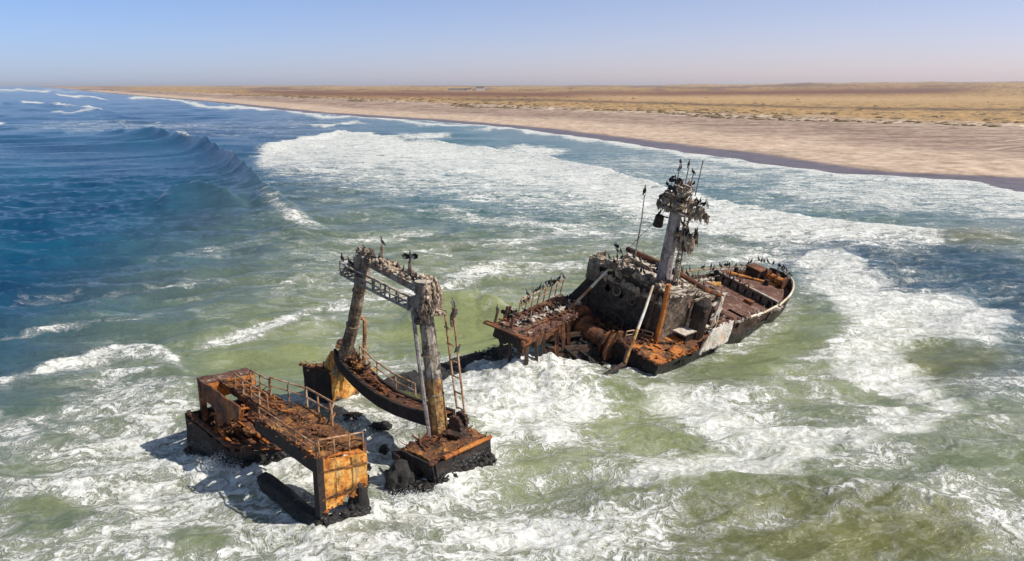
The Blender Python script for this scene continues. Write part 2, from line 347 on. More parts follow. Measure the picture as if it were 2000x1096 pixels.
def A3(r, g, b): return np.stack([r, g, b], -1)
def lerp(a, b, t): return a * (1 - t[..., None]) + b * t[..., None]
one = np.ones(PX.shape)
C = A3(0.002 * one, 0.038 * one, 0.105 * one)
C = lerp(C, A3(0.012 * one, 0.11 * one, 0.20 * one), np.clip(0.5 + fbm(PX / 240, PY / 70, 3, 61), 0, 1) * 0.6)
C = lerp(C, A3(0.05 * one, 0.135 * one, 0.155 * one), np.clip(teal, 0, 1))
C = lerp(C, A3(0.140 * one, 0.168 * one, 0.095 * one), np.clip(milk, 0, 1))
C = lerp(C, A3(0.25 * one, 0.28 * one, 0.125 * one), pale * 0.8)
C = lerp(C, A3(0.135 * one, 0.135 * one, 0.048 * one), olive * 0.8)
C = lerp(C, A3(0.02 * one, 0.055 * one, 0.09 * one), np.clip(blob(1850, 530, 320, 48, 0.75, 8), 0, 1))

w = NT('sea_water')
pos = w.pos.outputs['Position']
warp = w.scale(w.noise(pos, 0.35, 3, 0.6, 0, True), (5.0, 5.0, 0))
p1 = w.vadd(pos, warp)
ps = w.scale(p1, (0.52, 1.0, 1.0))
warp2 = w.vadd(ps, w.scale(w.noise(pos, 1.6, 2, 0.6, 0, True), (0.9, 0.9, 0)))
d = w.attr('foam')
e1 = w.voro(warp2, 0.75); e2 = w.voro(warp2, 2.1); e3 = w.voro(warp2, 4.8)
nA = w.noise(ps, 0.22, 5, 0.60, 0.8); nB = w.noise(ps, 1.3, 7, 0.64, 0.25); nC = w.noise(w.scale(p1, (0.22, 1.5, 1)), 0.6, 6, 0.62, 0.2)
nD = w.noise(ps, 3.4, 7, 0.72, 0.3)
dl = w.math('ADD', d, w.math('MULTIPLY', w.math('ADD', nA, -0.5), 1.15))
dl = w.math('ADD', dl, w.math('MULTIPLY', w.math('ADD', nC, -0.5), 1.25))
dl = w.math('ADD', dl, w.math('MULTIPLY', w.math('ADD', nB, -0.5), 1.15))
dl = w.math('ADD', dl, w.math('MULTIPLY', w.math('ADD', nD, -0.5), 0.6))
dl = w.math('MULTIPLY', w.math('ADD', w.math('MULTIPLY', dl, 1.0), -0.07), w.ss(d, 0.0, 0.12))
def lace(e, off, gain, soft):
    wd = w.math('MULTIPLY', w.math('ADD', dl, -off), gain)
    return w.ss(e, wd, w.math('ADD', wd, -soft))
l1 = w.math('MULTIPLY', lace(e1, 0.22, 0.34, 0.17), .85); l2 = w.math('MULTIPLY', lace(e2, 0.20, 0.40, 0.18), .85); l3 = w.math('MULTIPLY', lace(e3, 0.30, 0.50, 0.22), 0.65)
inv = w.math('MULTIPLY', w.math('MULTIPLY', w.math('ADD', w.math('MULTIPLY', l1, -1), 1), w.math('ADD', w.math('MULTIPLY', l2, -1), 1)), w.math('ADD', w.math('MULTIPLY', l3, -1), 1))
foam = w.math('ADD', w.math('MULTIPLY', inv, -1), 1)
foam = w.math('MAXIMUM', foam, w.ss(dl, 0.62, 1.25))
vl = w.attr('froth')
vn = w.math('ADD', w.math('ADD', vl, w.math('MULTIPLY', w.math('ADD', nC, -0.5), 1.3)), w.math('MULTIPLY', w.math('ADD', nB, -0.5), 0.9))
foam = w.math('MAXIMUM', foam, w.math('MULTIPLY', w.ss(vn, 0.25, 0.95), 0.82))
thin = w.math('MULTIPLY', w.ss(dl, 0.0, 0.80), 0.38)        # bubbles under the surface
foam2 = w.math('MAXIMUM', w.math('MULTIPLY', foam, 0.96), thin)
wc = w.attr('water_colour', 'Vector')
wcn = w.mix(w.ss(nA, 0.3, 0.7), wc, w.mix(1.0, wc, (1.35, 1.3, 1.15), 'MULTIPLY'))
fc = w.mix(w.ss(w.math('ADD', w.math('MULTIPLY', nD, .6), w.math('MULTIPLY', nB, .4)), 0.40, 0.58), (0.50, 0.50, 0.43), (0.90, 0.895, 0.86))
w.link(w.mix(foam2, wcn, fc), w.b.inputs['Base Color'])
w.link(w.math('ADD', w.math('MULTIPLY', foam, 0.6), 0.13), w.b.inputs['Roughness'])
w.b.inputs['IOR'].default_value = 1.33
rip = w.noise(w.scale(pos, (0.5, 1.0, 1.0)), 2.4, 6, 0.62, 0.4)
rip2 = w.noise(w.scale(pos, (0.35, 1.0, 1.0)), 0.5, 4, 0.6, 0.2)
hh = w.math('ADD', w.math('MULTIPLY', rip, 0.35), w.math('MULTIPLY', rip2, 0.9))
hh = w.math('ADD', hh, w.math('MULTIPLY', w.math('MULTIPLY', foam, w.math('ADD', nD, 0.3)), 0.20))
w.link(w.bump(hh, 0.9, 0.5), w.b.inputs['Normal'])

sea = grid_mesh('sea', XW, YW, H, {'foam': FOAM, 'froth': VEIL, 'water_colour': C}, w.m)
tag(sea, kind='structure')

# ------------------------------------------------------------------ THE DESERT COAST
rows2 = np.concatenate([[167.6, 167.9, 168.3], np.arange(168.8, 200, 0.6), np.arange(200, 540, 0.9)])
cols2 = np.arange(-100, 2901, 3.2)
LX, LY = np.meshgrid(cols2, rows2)
PX, PY = LX, LY; wx = PX + 8 * fbm(PX / 90, PY / 20, 3, 70); wy = PY + 2.0 * fbm(PX / 110, PY / 14, 3, 71)
YL = py2y(PY); XL = (PX - 1000) / FOC * y2depth(YL)
WL = shore_w(XL, YL)
edge = WL + 5 * fbm(XL / 60, YL / 60, 3, 72)
Z = np.where(WL < 0, WL * 0.05, 0)
Z += 1.1 * sm(0, 45, WL) + 0.4 * sm(60, 200, WL)
dune = np.clip(fbm(XL / 26, YL / 26, 3, 73) + 0.12, 0, 1) * sm(150, 220, WL) * (1 - sm(420, 900, WL))
Z += 2.2 * dune + 0.10 * fbm(XL / 4, YL / 4, 3, 74) * sm(15, 60, WL)
far = np.hypot(XL, YL)
hill = sm(2500, 9000, far) * sm(400, 3000, WL)
Z += hill * (14 + 44 * sm(900, 2200, PX) + 16 * fbm(PX / 160, PY * 0 + 1.3, 4, 75) + 8 * fbm(PX / 60, PY * 0 + 4.3, 3, 77))
Z += 5 * sm(500, 2500, WL) * (0.5 + fbm(XL / 500, YL / 500, 3, 76))
one = np.ones(PX.shape)
sand = A3(0.64 * one, 0.485 * one, 0.36 * one)
C = sand * (1 + 0.30 * fbm(XL / 50, YL / 16, 4, 80, .6))[..., None]
trk = np.clip(1 - 6 * np.abs(fbm(XL / 60 + YL / 300, YL / 14, 3, 81)), 0, 1) * sm(35, 80, WL) * (1 - sm(170, 230, WL))
C = lerp(C, A3(0.24 * one, 0.165 * one, 0.125 * one), 0.75 * trk)
C = lerp(C, A3(0.44 * one, 0.315 * one, 0.24 * one), .8 * sm(55, 85, WL + 20 * fbm(XL / 50, YL / 30, 2, 87)))
C = lerp(C, A3(0.25 * one, 0.165 * one, 0.125 * one), 0.95 * sm(45, 110, WL + 20 * fbm(XL / 50, YL / 30, 2, 86)) * (1 - sm(165, 215, WL)) * sm(-.06, .16, fbm(XL / 40, YL / 10, 5, 82, .75)))
for (x0, y0, x1, y1, wv) in ((215, 245, 290, 430, 6), (222, 245, 298, 430, 6), (150, 330, 260, 330, 4), (60, 420, 215, 520, 8), (190, 300, 330, 360, 7), (160, 260, 240, 300, 5), (20, 520, 160, 700, 8)):
    ex, ey = x1 - x0, y1 - y0; t = np.clip(((XL - x0) * ex + (YL - y0) * ey) / (ex * ex + ey * ey), 0, 1)
    ds = np.abs(((XL - x0) * ey - (YL - y0) * ex) / math.hypot(ex, ey) + wv * np.sin(t * 5)); g = np.exp(-(ds / 1.3) ** 2) * (t > 0) * (t < 1)
    C = lerp(C, A3(0.72 * one, 0.58 * one, 0.44 * one), g * .6); C = lerp(C, A3(0.26 * one, 0.18 * one, 0.13 * one), np.exp(-((ds - 2.8) / 1.2) ** 2) * (t > 0) * (t < 1) * .6)
C = lerp(C, A3(0.52 * one, 0.315 * one, 0.105 * one), sm(190, 270, WL + 40 * fbm(XL / 50, YL / 50, 3, 83)) * (0.85))
sc = sm(0.02, 0.18, fbm(XL / 14, YL / 10, 5, 84, .75)) * sm(170, 230, WL)
C = lerp(C, A3(0.17 * one, 0.13 * one, 0.065 * one), sc * 0.75)
C = lerp(C, A3(0.72 * one, 0.60 * one, 0.46 * one), sm(.05, .15, fbm(XL / 16, YL / 9, 3, 88)) * np.exp(-((WL - 205 + 30 * fbm(XL / 60, YL / 60, 2, 89)) / 28) ** 2) * .85)
# darker gravel plains and pale pans farther inland
def b2(pts, up, down, d, fade=150): return band(pts, up, down, d, fade)
C = lerp(C, A3(0.20 * one, 0.080 * one, 0.040 * one), np.clip(b2([(420, 181), (700, 185), (1000, 186), (1250, 186), (1500, 183), (1750, 181), (2000, 178)], 6, 7, 1.0, 200), 0, 1))
C = lerp(C, A3(0.085 * one, 0.050 * one, 0.035 * one), np.clip(b2([(800, 195), (1100, 199), (1400, 208), (1700, 216), (2000, 219), (2600, 222)], 2.2, 3.0, 0.8, 200), 0, 1))
C = lerp(C, A3(0.60 * one, 0.40 * one, 0.20 * one), np.clip(b2([(1050, 189), (1400, 194), (1700, 196), (2000, 196), (2600, 200)], 5, 8, 0.75, 200), 0, 1))
C = lerp(C, A3(0.17 * one, 0.095 * one, 0.075 * one), sm(0.0, 0.25, fbm(PX / 170, PY / 2.6, 4, 85, .6)) * sm(186, 178, PY) * 0.95)
C = lerp(C, A3(0.55 * one, 0.40 * one, 0.27 * one), sm(176, 169.5, PY) * 0.35)
wet = (1 - sm(9, 18, edge + 0.02 * (YL - 200) * 0))
C = lerp(C, A3(0.155 * one, 0.105 * one, 0.10 * one), wet)
l = NT('desert_sand')
pos = l.pos.outputs['Position']
n1 = l.noise(pos, 0.25, 8, 0.65); n2 = l.noise(l.scale(pos, (0.12, 0.5, 1)), 0.6, 6, 0.6, 0.4)
lc = l.attr('ground_colour', 'Vector')
lc = l.mix(l.ss(n1, 0.3, 0.7), l.mix(1.0, lc, (0.66, 0.62, 0.58), 'MULTIPLY'), l.mix(1.0, lc, (1.12, 1.12, 1.12), 'MULTIPLY'))
n6 = l.noise(l.scale(pos, (1.0, 0.7, 1)), 0.16, 8, 0.78, 0.4)
lc = l.mix(l.math('MULTIPLY', l.ss(n6, 0.50, 0.60), 0.5), lc, l.mix(1.0, lc, (0.45, 0.38, 0.32), 'MULTIPLY'))
lc = l.mix(l.math('MULTIPLY', l.ss(n2, 0.50, 0.60), 0.12), lc, (0.34, 0.24, 0.165))
l.link(lc, l.b.inputs['Base Color'])
l.link(l.ss(l.attr('wet'), 0.0, 1.0, 0.9, 0.32), l.b.inputs['Roughness'])
l.link(l.bump(l.math('ADD', n1, n2), 0.5, 0.5), l.b.inputs['Normal'])
land = grid_mesh('desert_coast', XL, YL, Z, {'ground_colour': C, 'wet': wet}, l.m)
tag(land, kind='structure')

def shrubs():
    r = random.Random(3); vs = []; fs = []
    bm = bmesh.new(); bmesh.ops.create_icosphere(bm, subdivisions=2, radius=1); ico = [v.co.copy() for v in bm.verts]; icf = [[v.index for v in f.verts] for f in bm.faces]; bm.free()
    for k in range(1500):
        y = 230 * (7.5 ** r.random()); w_ = 205 + 25 * math.sin(y / 45) + abs(r.gauss(0, 1)) ** 1.5 * (40 if r.random() < .6 else 190) - 15
        x = float(np.interp(y, SHY, SHX)) + w_ / .87; sz = r.uniform(.35, 1.1) * (1 + y / 1500)
        if (x / (y * _c + CAM_H * _s)) * FOC + 1000 > 2700: continue
        j = len(vs); ln = r.uniform(1.2, 2.6)
        for v in ico:
            q = 1 + .45 * mnoise.noise(v * 1.7 + Vector((k, 0, 0)))
            vs.append((x + v.x * sz * ln * q, y + v.y * sz * 1.3 * q, 1.5 + max(-.3, v.z) * sz * .75 * q))
        fs += [tuple(i + j for i in f) for f in icf]
    me = bpy.data.meshes.new('dune_shrubs'); me.from_pydata(vs, [], fs); t = NT('dry_shrub')
    n = t.noise(t.pos.outputs['Position'], .6, 4); t.link(t.mix(n, (.09, .065, .035), (.26, .18, .09)), t.b.inputs['Base Color']); t.b.inputs['Roughness'].default_value = 1
    me.materials.append(t.m); o = bpy.data.objects.new('dune_shrubs', me); COL.objects.link(o); tag(o, 'dark dry shrubs scattered along the edge of the golden dunes', kind='stuff')
shrubs()

# ------------------------------------------------------------------ frames of the wreck
_n = math.hypot(.70, .714); UX, UY = .70 / _n, .714 / _n; VX, VY = UY, -UX
OX, OY = -9.0, 35.5
def S(a, b, z):                                  # along the keel, to starboard, up
    return Vector((OX + UX * a + VX * b, OY + UY * a + VY * b, z))
LIST = R(15); _cl, _sl = math.cos(LIST), math.sin(LIST)
F0 = S(29, 0, 1.2)
FA, FB, FC = Vector((UX, UY, 0)), Vector((VX * _cl, VY * _cl, -_sl)), Vector((VX * _sl, VY * _sl, _cl))
def F(a, b, c):                                  # fore part of the ship, heeled 15 degrees to starboard
    return F0 + FA * a + FB * b + FC * (c - .058 * max(0.0, a - 9.5))
rnd = random.Random(5)

# ------------------------------------------------------------------ mesh builder
class MB:
    def __init__(s): s.v = []; s.f = []; s.mi = []
    def add(s, vs, fs, mi=0):
        k = len(s.v); s.v += [Vector(v) for v in vs]; s.f += [tuple(i + k for i in f) for f in fs]; s.mi += [mi] * len(fs); return s
    def box(s, p, jit=0.0):                      # eight corners: bottom ring then top ring
        p = [Vector(q) + Vector((rnd.uniform(-jit, jit), rnd.uniform(-jit, jit), rnd.uniform(-jit, jit))) for q in p]
        return s.add(p, [(3, 2, 1, 0), (4, 5, 6, 7), (0, 1, 5, 4), (1, 2, 6, 5), (2, 3, 7, 6), (3, 0, 4, 7)])
    def fbox(s, fr, a0, a1, b0, b1, c0, c1, jit=0.0):
        return s.box([fr(a0, b0, c0), fr(a1, b0, c0), fr(a1, b1, c0), fr(a0, b1, c0), fr(a0, b0, c1), fr(a1, b0, c1), fr(a1, b1, c1), fr(a0, b1, c1)], jit)
    def tube(s, pts, r, n=8, wob=0.0, cap=True):
        pts = [Vector(p) for p in pts]; m = len(pts)
        rs = r if isinstance(r, (list, tuple)) else [r] * m
        vs = []; up = None
        for i, p in enumerate(pts):
            d = (pts[min(i + 1, m - 1)] - pts[max(i - 1, 0)]).normalized()
            if up is None: up = Vector((0, 0, 1)) if abs(d.z) < .9 else Vector((1, 0, 0))
            x = d.cross(up).normalized(); y = x.cross(d).normalized(); up = y
            for k in range(n):
                t = 2 * math.pi * k / n; rr = rs[i] * (1 + (rnd.uniform(-wob, wob) if wob else 0))
                vs.append(p + x * math.cos(t) * rr + y * math.sin(t) * rr)
        fs = [(i * n + k, i * n + (k + 1) % n, (i + 1) * n + (k + 1) % n, (i + 1) * n + k) for i in range(m - 1) for k in range(n)]
        if cap: fs += [tuple(range(n))[::-1], tuple((m - 1) * n + k for k in range(n))]
        return s.add(vs, fs)
    def beam(s, p0, p1, w, h, up=(0, 0, 1), jit=0.0):
        p0, p1 = Vector(p0), Vector(p1); d = (p1 - p0).normalized(); up = Vector(up)
        if abs(d.dot(up)) > .97: up = Vector((UX, UY, 0))
        x = d.cross(up).normalized() * w / 2; y = x.cross(d).normalized() * h / 2
        q = lambda p, a, b: p + x * a + y * b
        return s.box([q(p0, -1, -1), q(p0, 1, -1), q(p1, 1, -1), q(p1, -1, -1), q(p0, -1, 1), q(p0, 1, 1), q(p1, 1, 1), q(p1, -1, 1)], jit)
    def plate(s, c, nx, ny, th=0.06, dent=0.08, hole=None, rag=0.0, ragside='', fq=0.9, seed=0, curve=None):
        # c: corners p00 p10 p11 p01; a plate with dents, torn edges and holes
        P = [Vector(x) for x in c]; nrm = (P[1] - P[0]).cross(P[3] - P[0]).normalized()
        g = []
        for j in range(ny + 1):
            for i in range(nx + 1):
                u, v = i / nx, j / ny
                p = P[0] * (1 - u) * (1 - v) + P[1] * u * (1 - v) + P[2] * u * v + P[3] * (1 - u) * v
                if curve: p = p + curve(u, v)
                q = p * fq + Vector((seed * 7.7, 0, 0))
                p = p + nrm * (mnoise.noise(q) * dent * 1.6 + mnoise.noise(q * 3.1) * dent * .5)
                if 0 < i < nx and 0 < j < ny or rag:
                    jx = mnoise.noise(q * 4 + Vector((9, 3, 1))) * .3 / nx; jy = mnoise.noise(q * 4 + Vector((1, 7, 5))) * .3 / ny
                    p = p + (P[1] - P[0]) * jx + (P[3] - P[0]) * jy
                g.append(p)
        keep = {}
        for j in range(ny):
            for i in range(nx):
                u, v = (i + .5) / nx, (j + .5) / ny; k = True
                if hole and hole(u, v): k = False
                if rag:
                    nn = (mnoise.noise(Vector((u * nx * .45 + seed, v * ny * .45, 1.7))) * .5 + .5) * rag * 2
                    if 't' in ragside and 1 - v < nn: k = False
                    if 'b' in ragside and v < nn: k = False
                    if 'l' in ragside and u < nn: k = False
                    if 'r' in ragside and 1 - u < nn: k = False
                keep[i, j] = k
        N = len(g); W = nx + 1; vs = [p + nrm * th / 2 for p in g] + [p - nrm * th / 2 for p in g]; fs = []
        for (i, j), k in keep.items():
            if not k: continue
            a, b, c2, d = j * W + i, j * W + i + 1, (j + 1) * W + i + 1, (j + 1) * W + i
            fs.append((a, b, c2, d)); fs.append((d + N, c2 + N, b + N, a + N))
            for (di, dj, e0, e1) in ((0, -1, a, b), (1, 0, b, c2), (0, 1, c2, d), (-1, 0, d, a)):
                if not keep.get((i + di, j + dj), False): fs.append((e1, e0, e0 + N, e1 + N))
        return s.add(vs, fs)
    def lump(s, c, r, sub=2, amp=0.35, fq=1.5, seed=0, sq=(1, 1, 1)):
        bm = bmesh.new(); bmesh.ops.create_icosphere(bm, subdivisions=sub, radius=1)
        for v in bm.verts:
            q = v.co * fq + Vector((seed * 3.3, seed * 1.7, 0))
            v.co *= 1 + amp * mnoise.noise(q) * 1.5 + amp * .6 * mnoise.noise(q * 2.7)
        vs = [Vector(c) + Vector((v.co.x * r * sq[0], v.co.y * r * sq[1], v.co.z * r * sq[2])) for v in bm.verts]
        fs = [tuple(v.index for v in f.verts) for f in bm.faces]; bm.free()
        return s.add(vs, fs)
    def build(s, name, mats, parent=None, smooth=False, label=None):
        if not isinstance(mats, (list, tuple)): mats = [mats]
        c = sum(s.v, Vector()) / max(1, len(s.v))
        if parent is None:
            c.z = min(v.z for v in s.v)
        me = bpy.data.meshes.new(name); me.from_pydata([v - c for v in s.v], [], s.f)
        for m in mats: me.materials.append(m)
        if len(mats) > 1: me.polygons.foreach_set('material_index', s.mi)
        if smooth: me.polygons.foreach_set('use_smooth', [True] * len(me.polygons))
        me.update()
        o = bpy.data.objects.new(name, me); COL.objects.link(o); o['_w'] = tuple(c)
        if parent is not None:
            o.parent = parent; o.location = c - Vector(parent['_w'])
        else: o.location = c
        if label: o['label'] = label
        return o
def thing(name, loc, label, cat, group=None):
    o = bpy.data.objects.new(name, None); COL.objects.link(o); o.location = loc; o['_w'] = tuple(loc); o.empty_display_size = .5
    return tag(o, label, cat, group)

# ------------------------------------------------------------------ materials of the wreck
def rust(name, stops, sc=0.7, streak=0.5, wetz=1.0, guano=0.0, paint=None, rough=0.8, weed=0.0, bump=0.8, grime=0.75):
    t = NT(name); pos = t.pos.outputs['Position']
    n1 = t.noise(pos, sc, 9, 0.7, 0.3); n2 = t.noise(t.scale(pos, (2.2, 2.2, 0.35)), 1.2, 6, 0.65, 0.2); n3 = t.noise(pos, 4.5, 6, 0.7)
    f = t.math('ADD', t.math('MULTIPLY', n1, 0.60), t.math('MULTIPLY', n2, 0.40))
    f = t.math('ADD', f, t.math('MULTIPLY', t.math('ADD', n3, -0.5), 0.28))
    f = t.ss(f, 0.30, 0.70) if False else t.math('MULTIPLY_ADD', f, 2.6, -0.80, clamp=True)
    c = t.ramp(f, stops)
    c = t.mix(t.math('MULTIPLY', t.ss(n2, 0.50, 0.64), streak), c, (0.018, 0.010, 0.008))
    n4 = t.noise(pos, 2.1, 9, 0.75, 0.5); n5 = t.noise(pos, 11.0, 5, 0.7)
    c = t.mix(t.math('MULTIPLY', t.ss(n4, 0.53, 0.60), grime), c, (0.014, 0.009, 0.008))
    c = t.mix(t.math('MULTIPLY', t.ss(n5, 0.60, 0.72), 0.45), c, t.mix(1.0, c, (2.2, 2.0, 1.8), 'MULTIPLY'))
    if paint:
        c = t.mix(t.ss(t.noise(t.scale(pos, (1, 1, 0.5)), 0.9, 8, 0.7, 0.4), paint[1], paint[1] + 0.06), c, paint[0])
    nz = t.n.new('ShaderNodeSeparateXYZ'); t.link(t.pos.outputs['Normal'], nz.inputs[0])
    pz = t.n.new('ShaderNodeSeparateXYZ'); t.link(pos, pz.inputs[0])
    if guano:
        g = t.math('ADD', t.math('MULTIPLY', nz.outputs['Z'], 0.30), t.noise(t.scale(pos, (1, 1, 0.45)), 1.9, 7, 0.7, 0.3))
        c = t.mix(t.ss(g, 0.80 - guano, 0.95 - guano), c, t.ramp(n3, [(0.3, (0.30, 0.22, 0.15)), (0.62, (0.66, 0.60, 0.52))]))
    if weed:
        c = t.mix(t.ss(t.noise(pos, 1.1, 5), 0.55, 0.68), c, (0.05, 0.075, 0.015))
    zz = t.math('ADD', pz.outputs['Z'], t.math('MULTIPLY', t.math('ADD', t.noise(pos, 0.9, 5), -0.5), 2.0))
    wetf = t.ss(zz, wetz + 0.22, wetz - 0.22)
    c = t.mix(wetf, c, t.ramp(n3, [(0.35, (0.006, 0.006, 0.006)), (0.75, (0.03, 0.025, 0.02))]))
    t.link(c, t.b.inputs['Base Color'])
    t.link(t.ss(wetf, 0, 1, rough, 0.38), t.b.inputs['Roughness'])
    mus = t.voro(pos, 5.0, 'F1')
    h = t.math('ADD', t.math('ADD', n3, t.math('MULTIPLY', n1, 0.6)), t.math('MULTIPLY', t.math('MULTIPLY', mus, wetf), 1.6))
    t.link(t.bump(h, bump, 0.12), t.b.inputs['Normal'])
    return t.m
DARK, BRN, ORG, OCH = (.014, .009, .007), (.075, .032, .018), (.34, .105, .022), (.62, .33, .085)
M = {}
M['hull'] = rust('hull_rust', [(0, (.014, .010, .008)), (.4, (.055, .030, .020)), (.7, (.13, .065, .040)), (1, (.30, .20, .14))], wetz=0.9, streak=.5)
M['brown'] = rust('brown_rust', [(0, DARK), (.35, BRN), (.62, (.24, .085, .03)), (.85, (.46, .20, .055)), (1, (.60, .36, .14))], wetz=0.5)
M['deck'] = rust('deck_rust', [(0, (.03, .016, .013)), (.4, (.12, .048, .032)), (.7, (.20, .095, .06)), (1, (.40, .24, .11))], wetz=0.1, guano=-.04, streak=.3)
M['orange'] = rust('orange_rust', [(0, (.05, .02, .012)), (.3, ORG), (.6, (.60, .20, .035)), (1, OCH)], wetz=0.5, streak=.45)
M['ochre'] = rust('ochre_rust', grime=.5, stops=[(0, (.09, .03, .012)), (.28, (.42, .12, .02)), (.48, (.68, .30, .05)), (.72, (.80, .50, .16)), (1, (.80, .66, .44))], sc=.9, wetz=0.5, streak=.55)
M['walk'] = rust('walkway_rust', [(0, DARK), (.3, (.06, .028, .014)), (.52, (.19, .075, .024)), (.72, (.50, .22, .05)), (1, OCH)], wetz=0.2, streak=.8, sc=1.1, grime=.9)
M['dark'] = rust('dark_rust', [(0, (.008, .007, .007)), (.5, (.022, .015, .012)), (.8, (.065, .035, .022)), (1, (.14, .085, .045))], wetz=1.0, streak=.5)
M['house'] = rust('shaded_deckhouse_steel', [(0, (.012, .010, .009)), (.45, (.045, .034, .025)), (.75, (.14, .105, .075)), (1, (.30, .24, .18))], wetz=0.9, streak=.7, guano=.03)  # dark deckhouse copy; the aft wall's shade is put into its colour
M['houselit'] = rust('sunlit_weathered_paint', [(0, (.05, .03, .02)), (.4, (.17, .12, .085)), (.7, (.34, .28, .21)), (1, (.58, .52, .44))], wetz=0.7, streak=.7, guano=.12)  # paler copy for the sunward wall, sunlight mixed into the worn paint colour
M['guano'] = rust('guano_steel', grime=.4, stops=[(0, (.05, .032, .022)), (.4, (.22, .16, .11)), (.7, (.46, .39, .30)), (1, (.70, .64, .55))], wetz=0.2, streak=.3, guano=.22, sc=1.4)
M['mast'] = rust('mast_paint', grime=.55, stops=[(0, (.06, .045, .04)), (.4, (.26, .22, .21)), (.7, (.50, .46, .45)), (1, (.72, .70, .68))], wetz=0.2, streak=.25, guano=.05, sc=1.1)
M['leg'] = rust('leg_rust', [(0, DARK), (.35, (.10, .07, .045)), (.58, (.34, .25, .16)), (.8, (.52, .42, .30)), (1, (.70, .64, .56))], wetz=1.2, streak=.7, guano=.0, sc=1.0)
M['legpale'] = rust('leg_pale', [(0, (.03, .02, .016)), (.3, (.16, .12, .09)), (.55, (.40, .34, .27)), (1, (.72, .67, .60))], wetz=-2, streak=.7, sc=1.2, grime=.6)
M['leg_o'] = rust('leg_ochre', [(0, DARK), (.3, (.22, .09, .03)), (.6, (.55, .33, .11)), (1, (.72, .58, .38))], wetz=1.0, streak=.6, sc=1.0)
M['white'] = rust('white_paint', grime=.25, stops=[(0, (.40, .20, .09)), (.3, (.62, .42, .26)), (.5, (.76, .70, .62)), (1, (.84, .82, .78))], wetz=0.7, streak=.15, sc=.9)
M['rail'] = rust('rail_rust', [(0, (.10, .045, .025)), (.4, (.34, .15, .06)), (.7, (.55, .38, .24)), (1, (.74, .66, .56))], wetz=-2, streak=.2, sc=.8, bump=.3)
M['green'] = rust('weed_steel', [(0, (.01, .012, .006)), (.5, (.06, .075, .02)), (1, (.17, .17, .05))], wetz=0.25, streak=.4, weed=1)
M['rock'] = rust('mussel_crust', [(0, (.006, .006, .006)), (.6, (.03, .026, .022)), (1, (.09, .075, .06))], wetz=0.6, streak=.2)
M['pole'] = rust('pole_paint', grime=.2, stops=[(0, (.36, .20, .09)), (.35, (.60, .46, .28)), (.6, (.76, .70, .58)), (1, (.84, .82, .78))], wetz=-2, streak=.1, sc=.45, bump=.3)
M['ochre_'] = None
M['nest'] = rust('nest_weed', grime=.35, stops=[(0, (.03, .024, .02)), (.3, (.15, .115, .09)), (.55, (.38, .32, .26)), (1, (.74, .69, .62))], wetz=-2, streak=.3, guano=.12, sc=2.4, bump=1.0)

_t = M['nest'].node_tree; _b = _t.nodes['Principled BSDF']; _src = _b.inputs['Base Color'].links[0].from_socket
_oi = _t.nodes.new('ShaderNodeObjectInfo'); _cr = _t.nodes.new('ShaderNodeValToRGB'); _t.links.new(_oi.outputs['Random'], _cr.inputs[0])
for _e, (_p, _c2) in zip([_cr.color_ramp.elements[0], _cr.color_ramp.elements[1]], [(0.1, (.35, .30, .27, 1)), (0.8, (1.5, 1.38, 1.2, 1))]): _e.position = _p; _e.color = _c2
_mx = _t.nodes.new('ShaderNodeMix'); _mx.data_type = 'RGBA'; _mx.blend_type = 'MULTIPLY'; _mx.inputs[0].default_value = 1
_t.links.new(_src, _mx.inputs[6]); _t.links.new(_cr.outputs[0], _mx.inputs[7]); _t.links.new(_mx.outputs[2], _b.inputs['Base Color'])
del M['ochre_']

def fringe(parent, fr, p0, p1, n, sz, mat, seed=0, name='torn_edge'):
    """ragged scraps of plate, pipe ends and scale along an edge"""
    r = random.Random(seed + 100); b = MB()
    for k in range(n):
        t = r.random(); p = [p0[i] + (p1[i] - p0[i]) * t for i in range(3)]; q = fr(*p) + Vector((r.uniform(-.08, .08), r.uniform(-.08, .08), r.uniform(-.06, .1)))
        m = r.random()
        if m < .5: b.lump(q, sz * r.uniform(.3, 1.0), 1, .6, 1.7, k + seed, (1.2, 1.2, .6))
        elif m < .8:
            d = Vector((r.uniform(-1, 1), r.uniform(-1, 1), r.uniform(-.3, 1))).normalized() * sz * r.uniform(1.2, 3.2)
            b.beam(q, q + d, sz * .5, sz * .12, (0, 0, 1), sz * .15)
        else:
            d = Vector((r.uniform(-1, 1), r.uniform(-1, 1), r.uniform(0, 1))).normalized() * sz * r.uniform(1.5, 4)
            b.tube([q, q + d * .6, q + d + Vector((0, 0, -sz * r.random()))], sz * .14, 5)
    o = b.build(name, mat, parent); o['kind'] = 'stuff'; return o

def railing(parent, top, h, fr, nposts=5, mids=(0.5,), r=0.05, m=None, name='railing', bend=None):
    """top: base line points in frame fr; rails on posts above it"""
    m = m or M['rail']
    base = [fr(*p) for p in top]; up = (fr(0, 0, 1) - fr(0, 0, 0))
    b = MB(); b.tube([p + up * h for p in base], r, 6)
    for k in mids: b.tube([p + up * h * k for p in base], r * .75, 5)
    ro = b.build(name, m, parent)
    L = [0]
    for i in range(len(base) - 1): L.append(L[-1] + (base[i + 1] - base[i]).length)
    for k in range(nposts):
        t = L[-1] * k / (nposts - 1); i = min(len(base) - 2, max([j for j in range(len(L)) if L[j] <= t + 1e-6]))
        p = base[i].lerp(base[i + 1], min(1, (t - L[i]) / (L[i + 1] - L[i])))
        q = p + up * h + Vector((rnd.uniform(-.03, .03), rnd.uniform(-.03, .03), 0))
        MB().tube([p - up * .05, q], r * 1.05, 6).build('post', m, ro)
    return ro

# ================================================================== STERN WRECK
st = thing('stern_wreck', S(0, -6, 0), 'rust orange stern wreck with a railed crosswise walkway, leftmost and nearest of the wreckage', 'shipwreck')
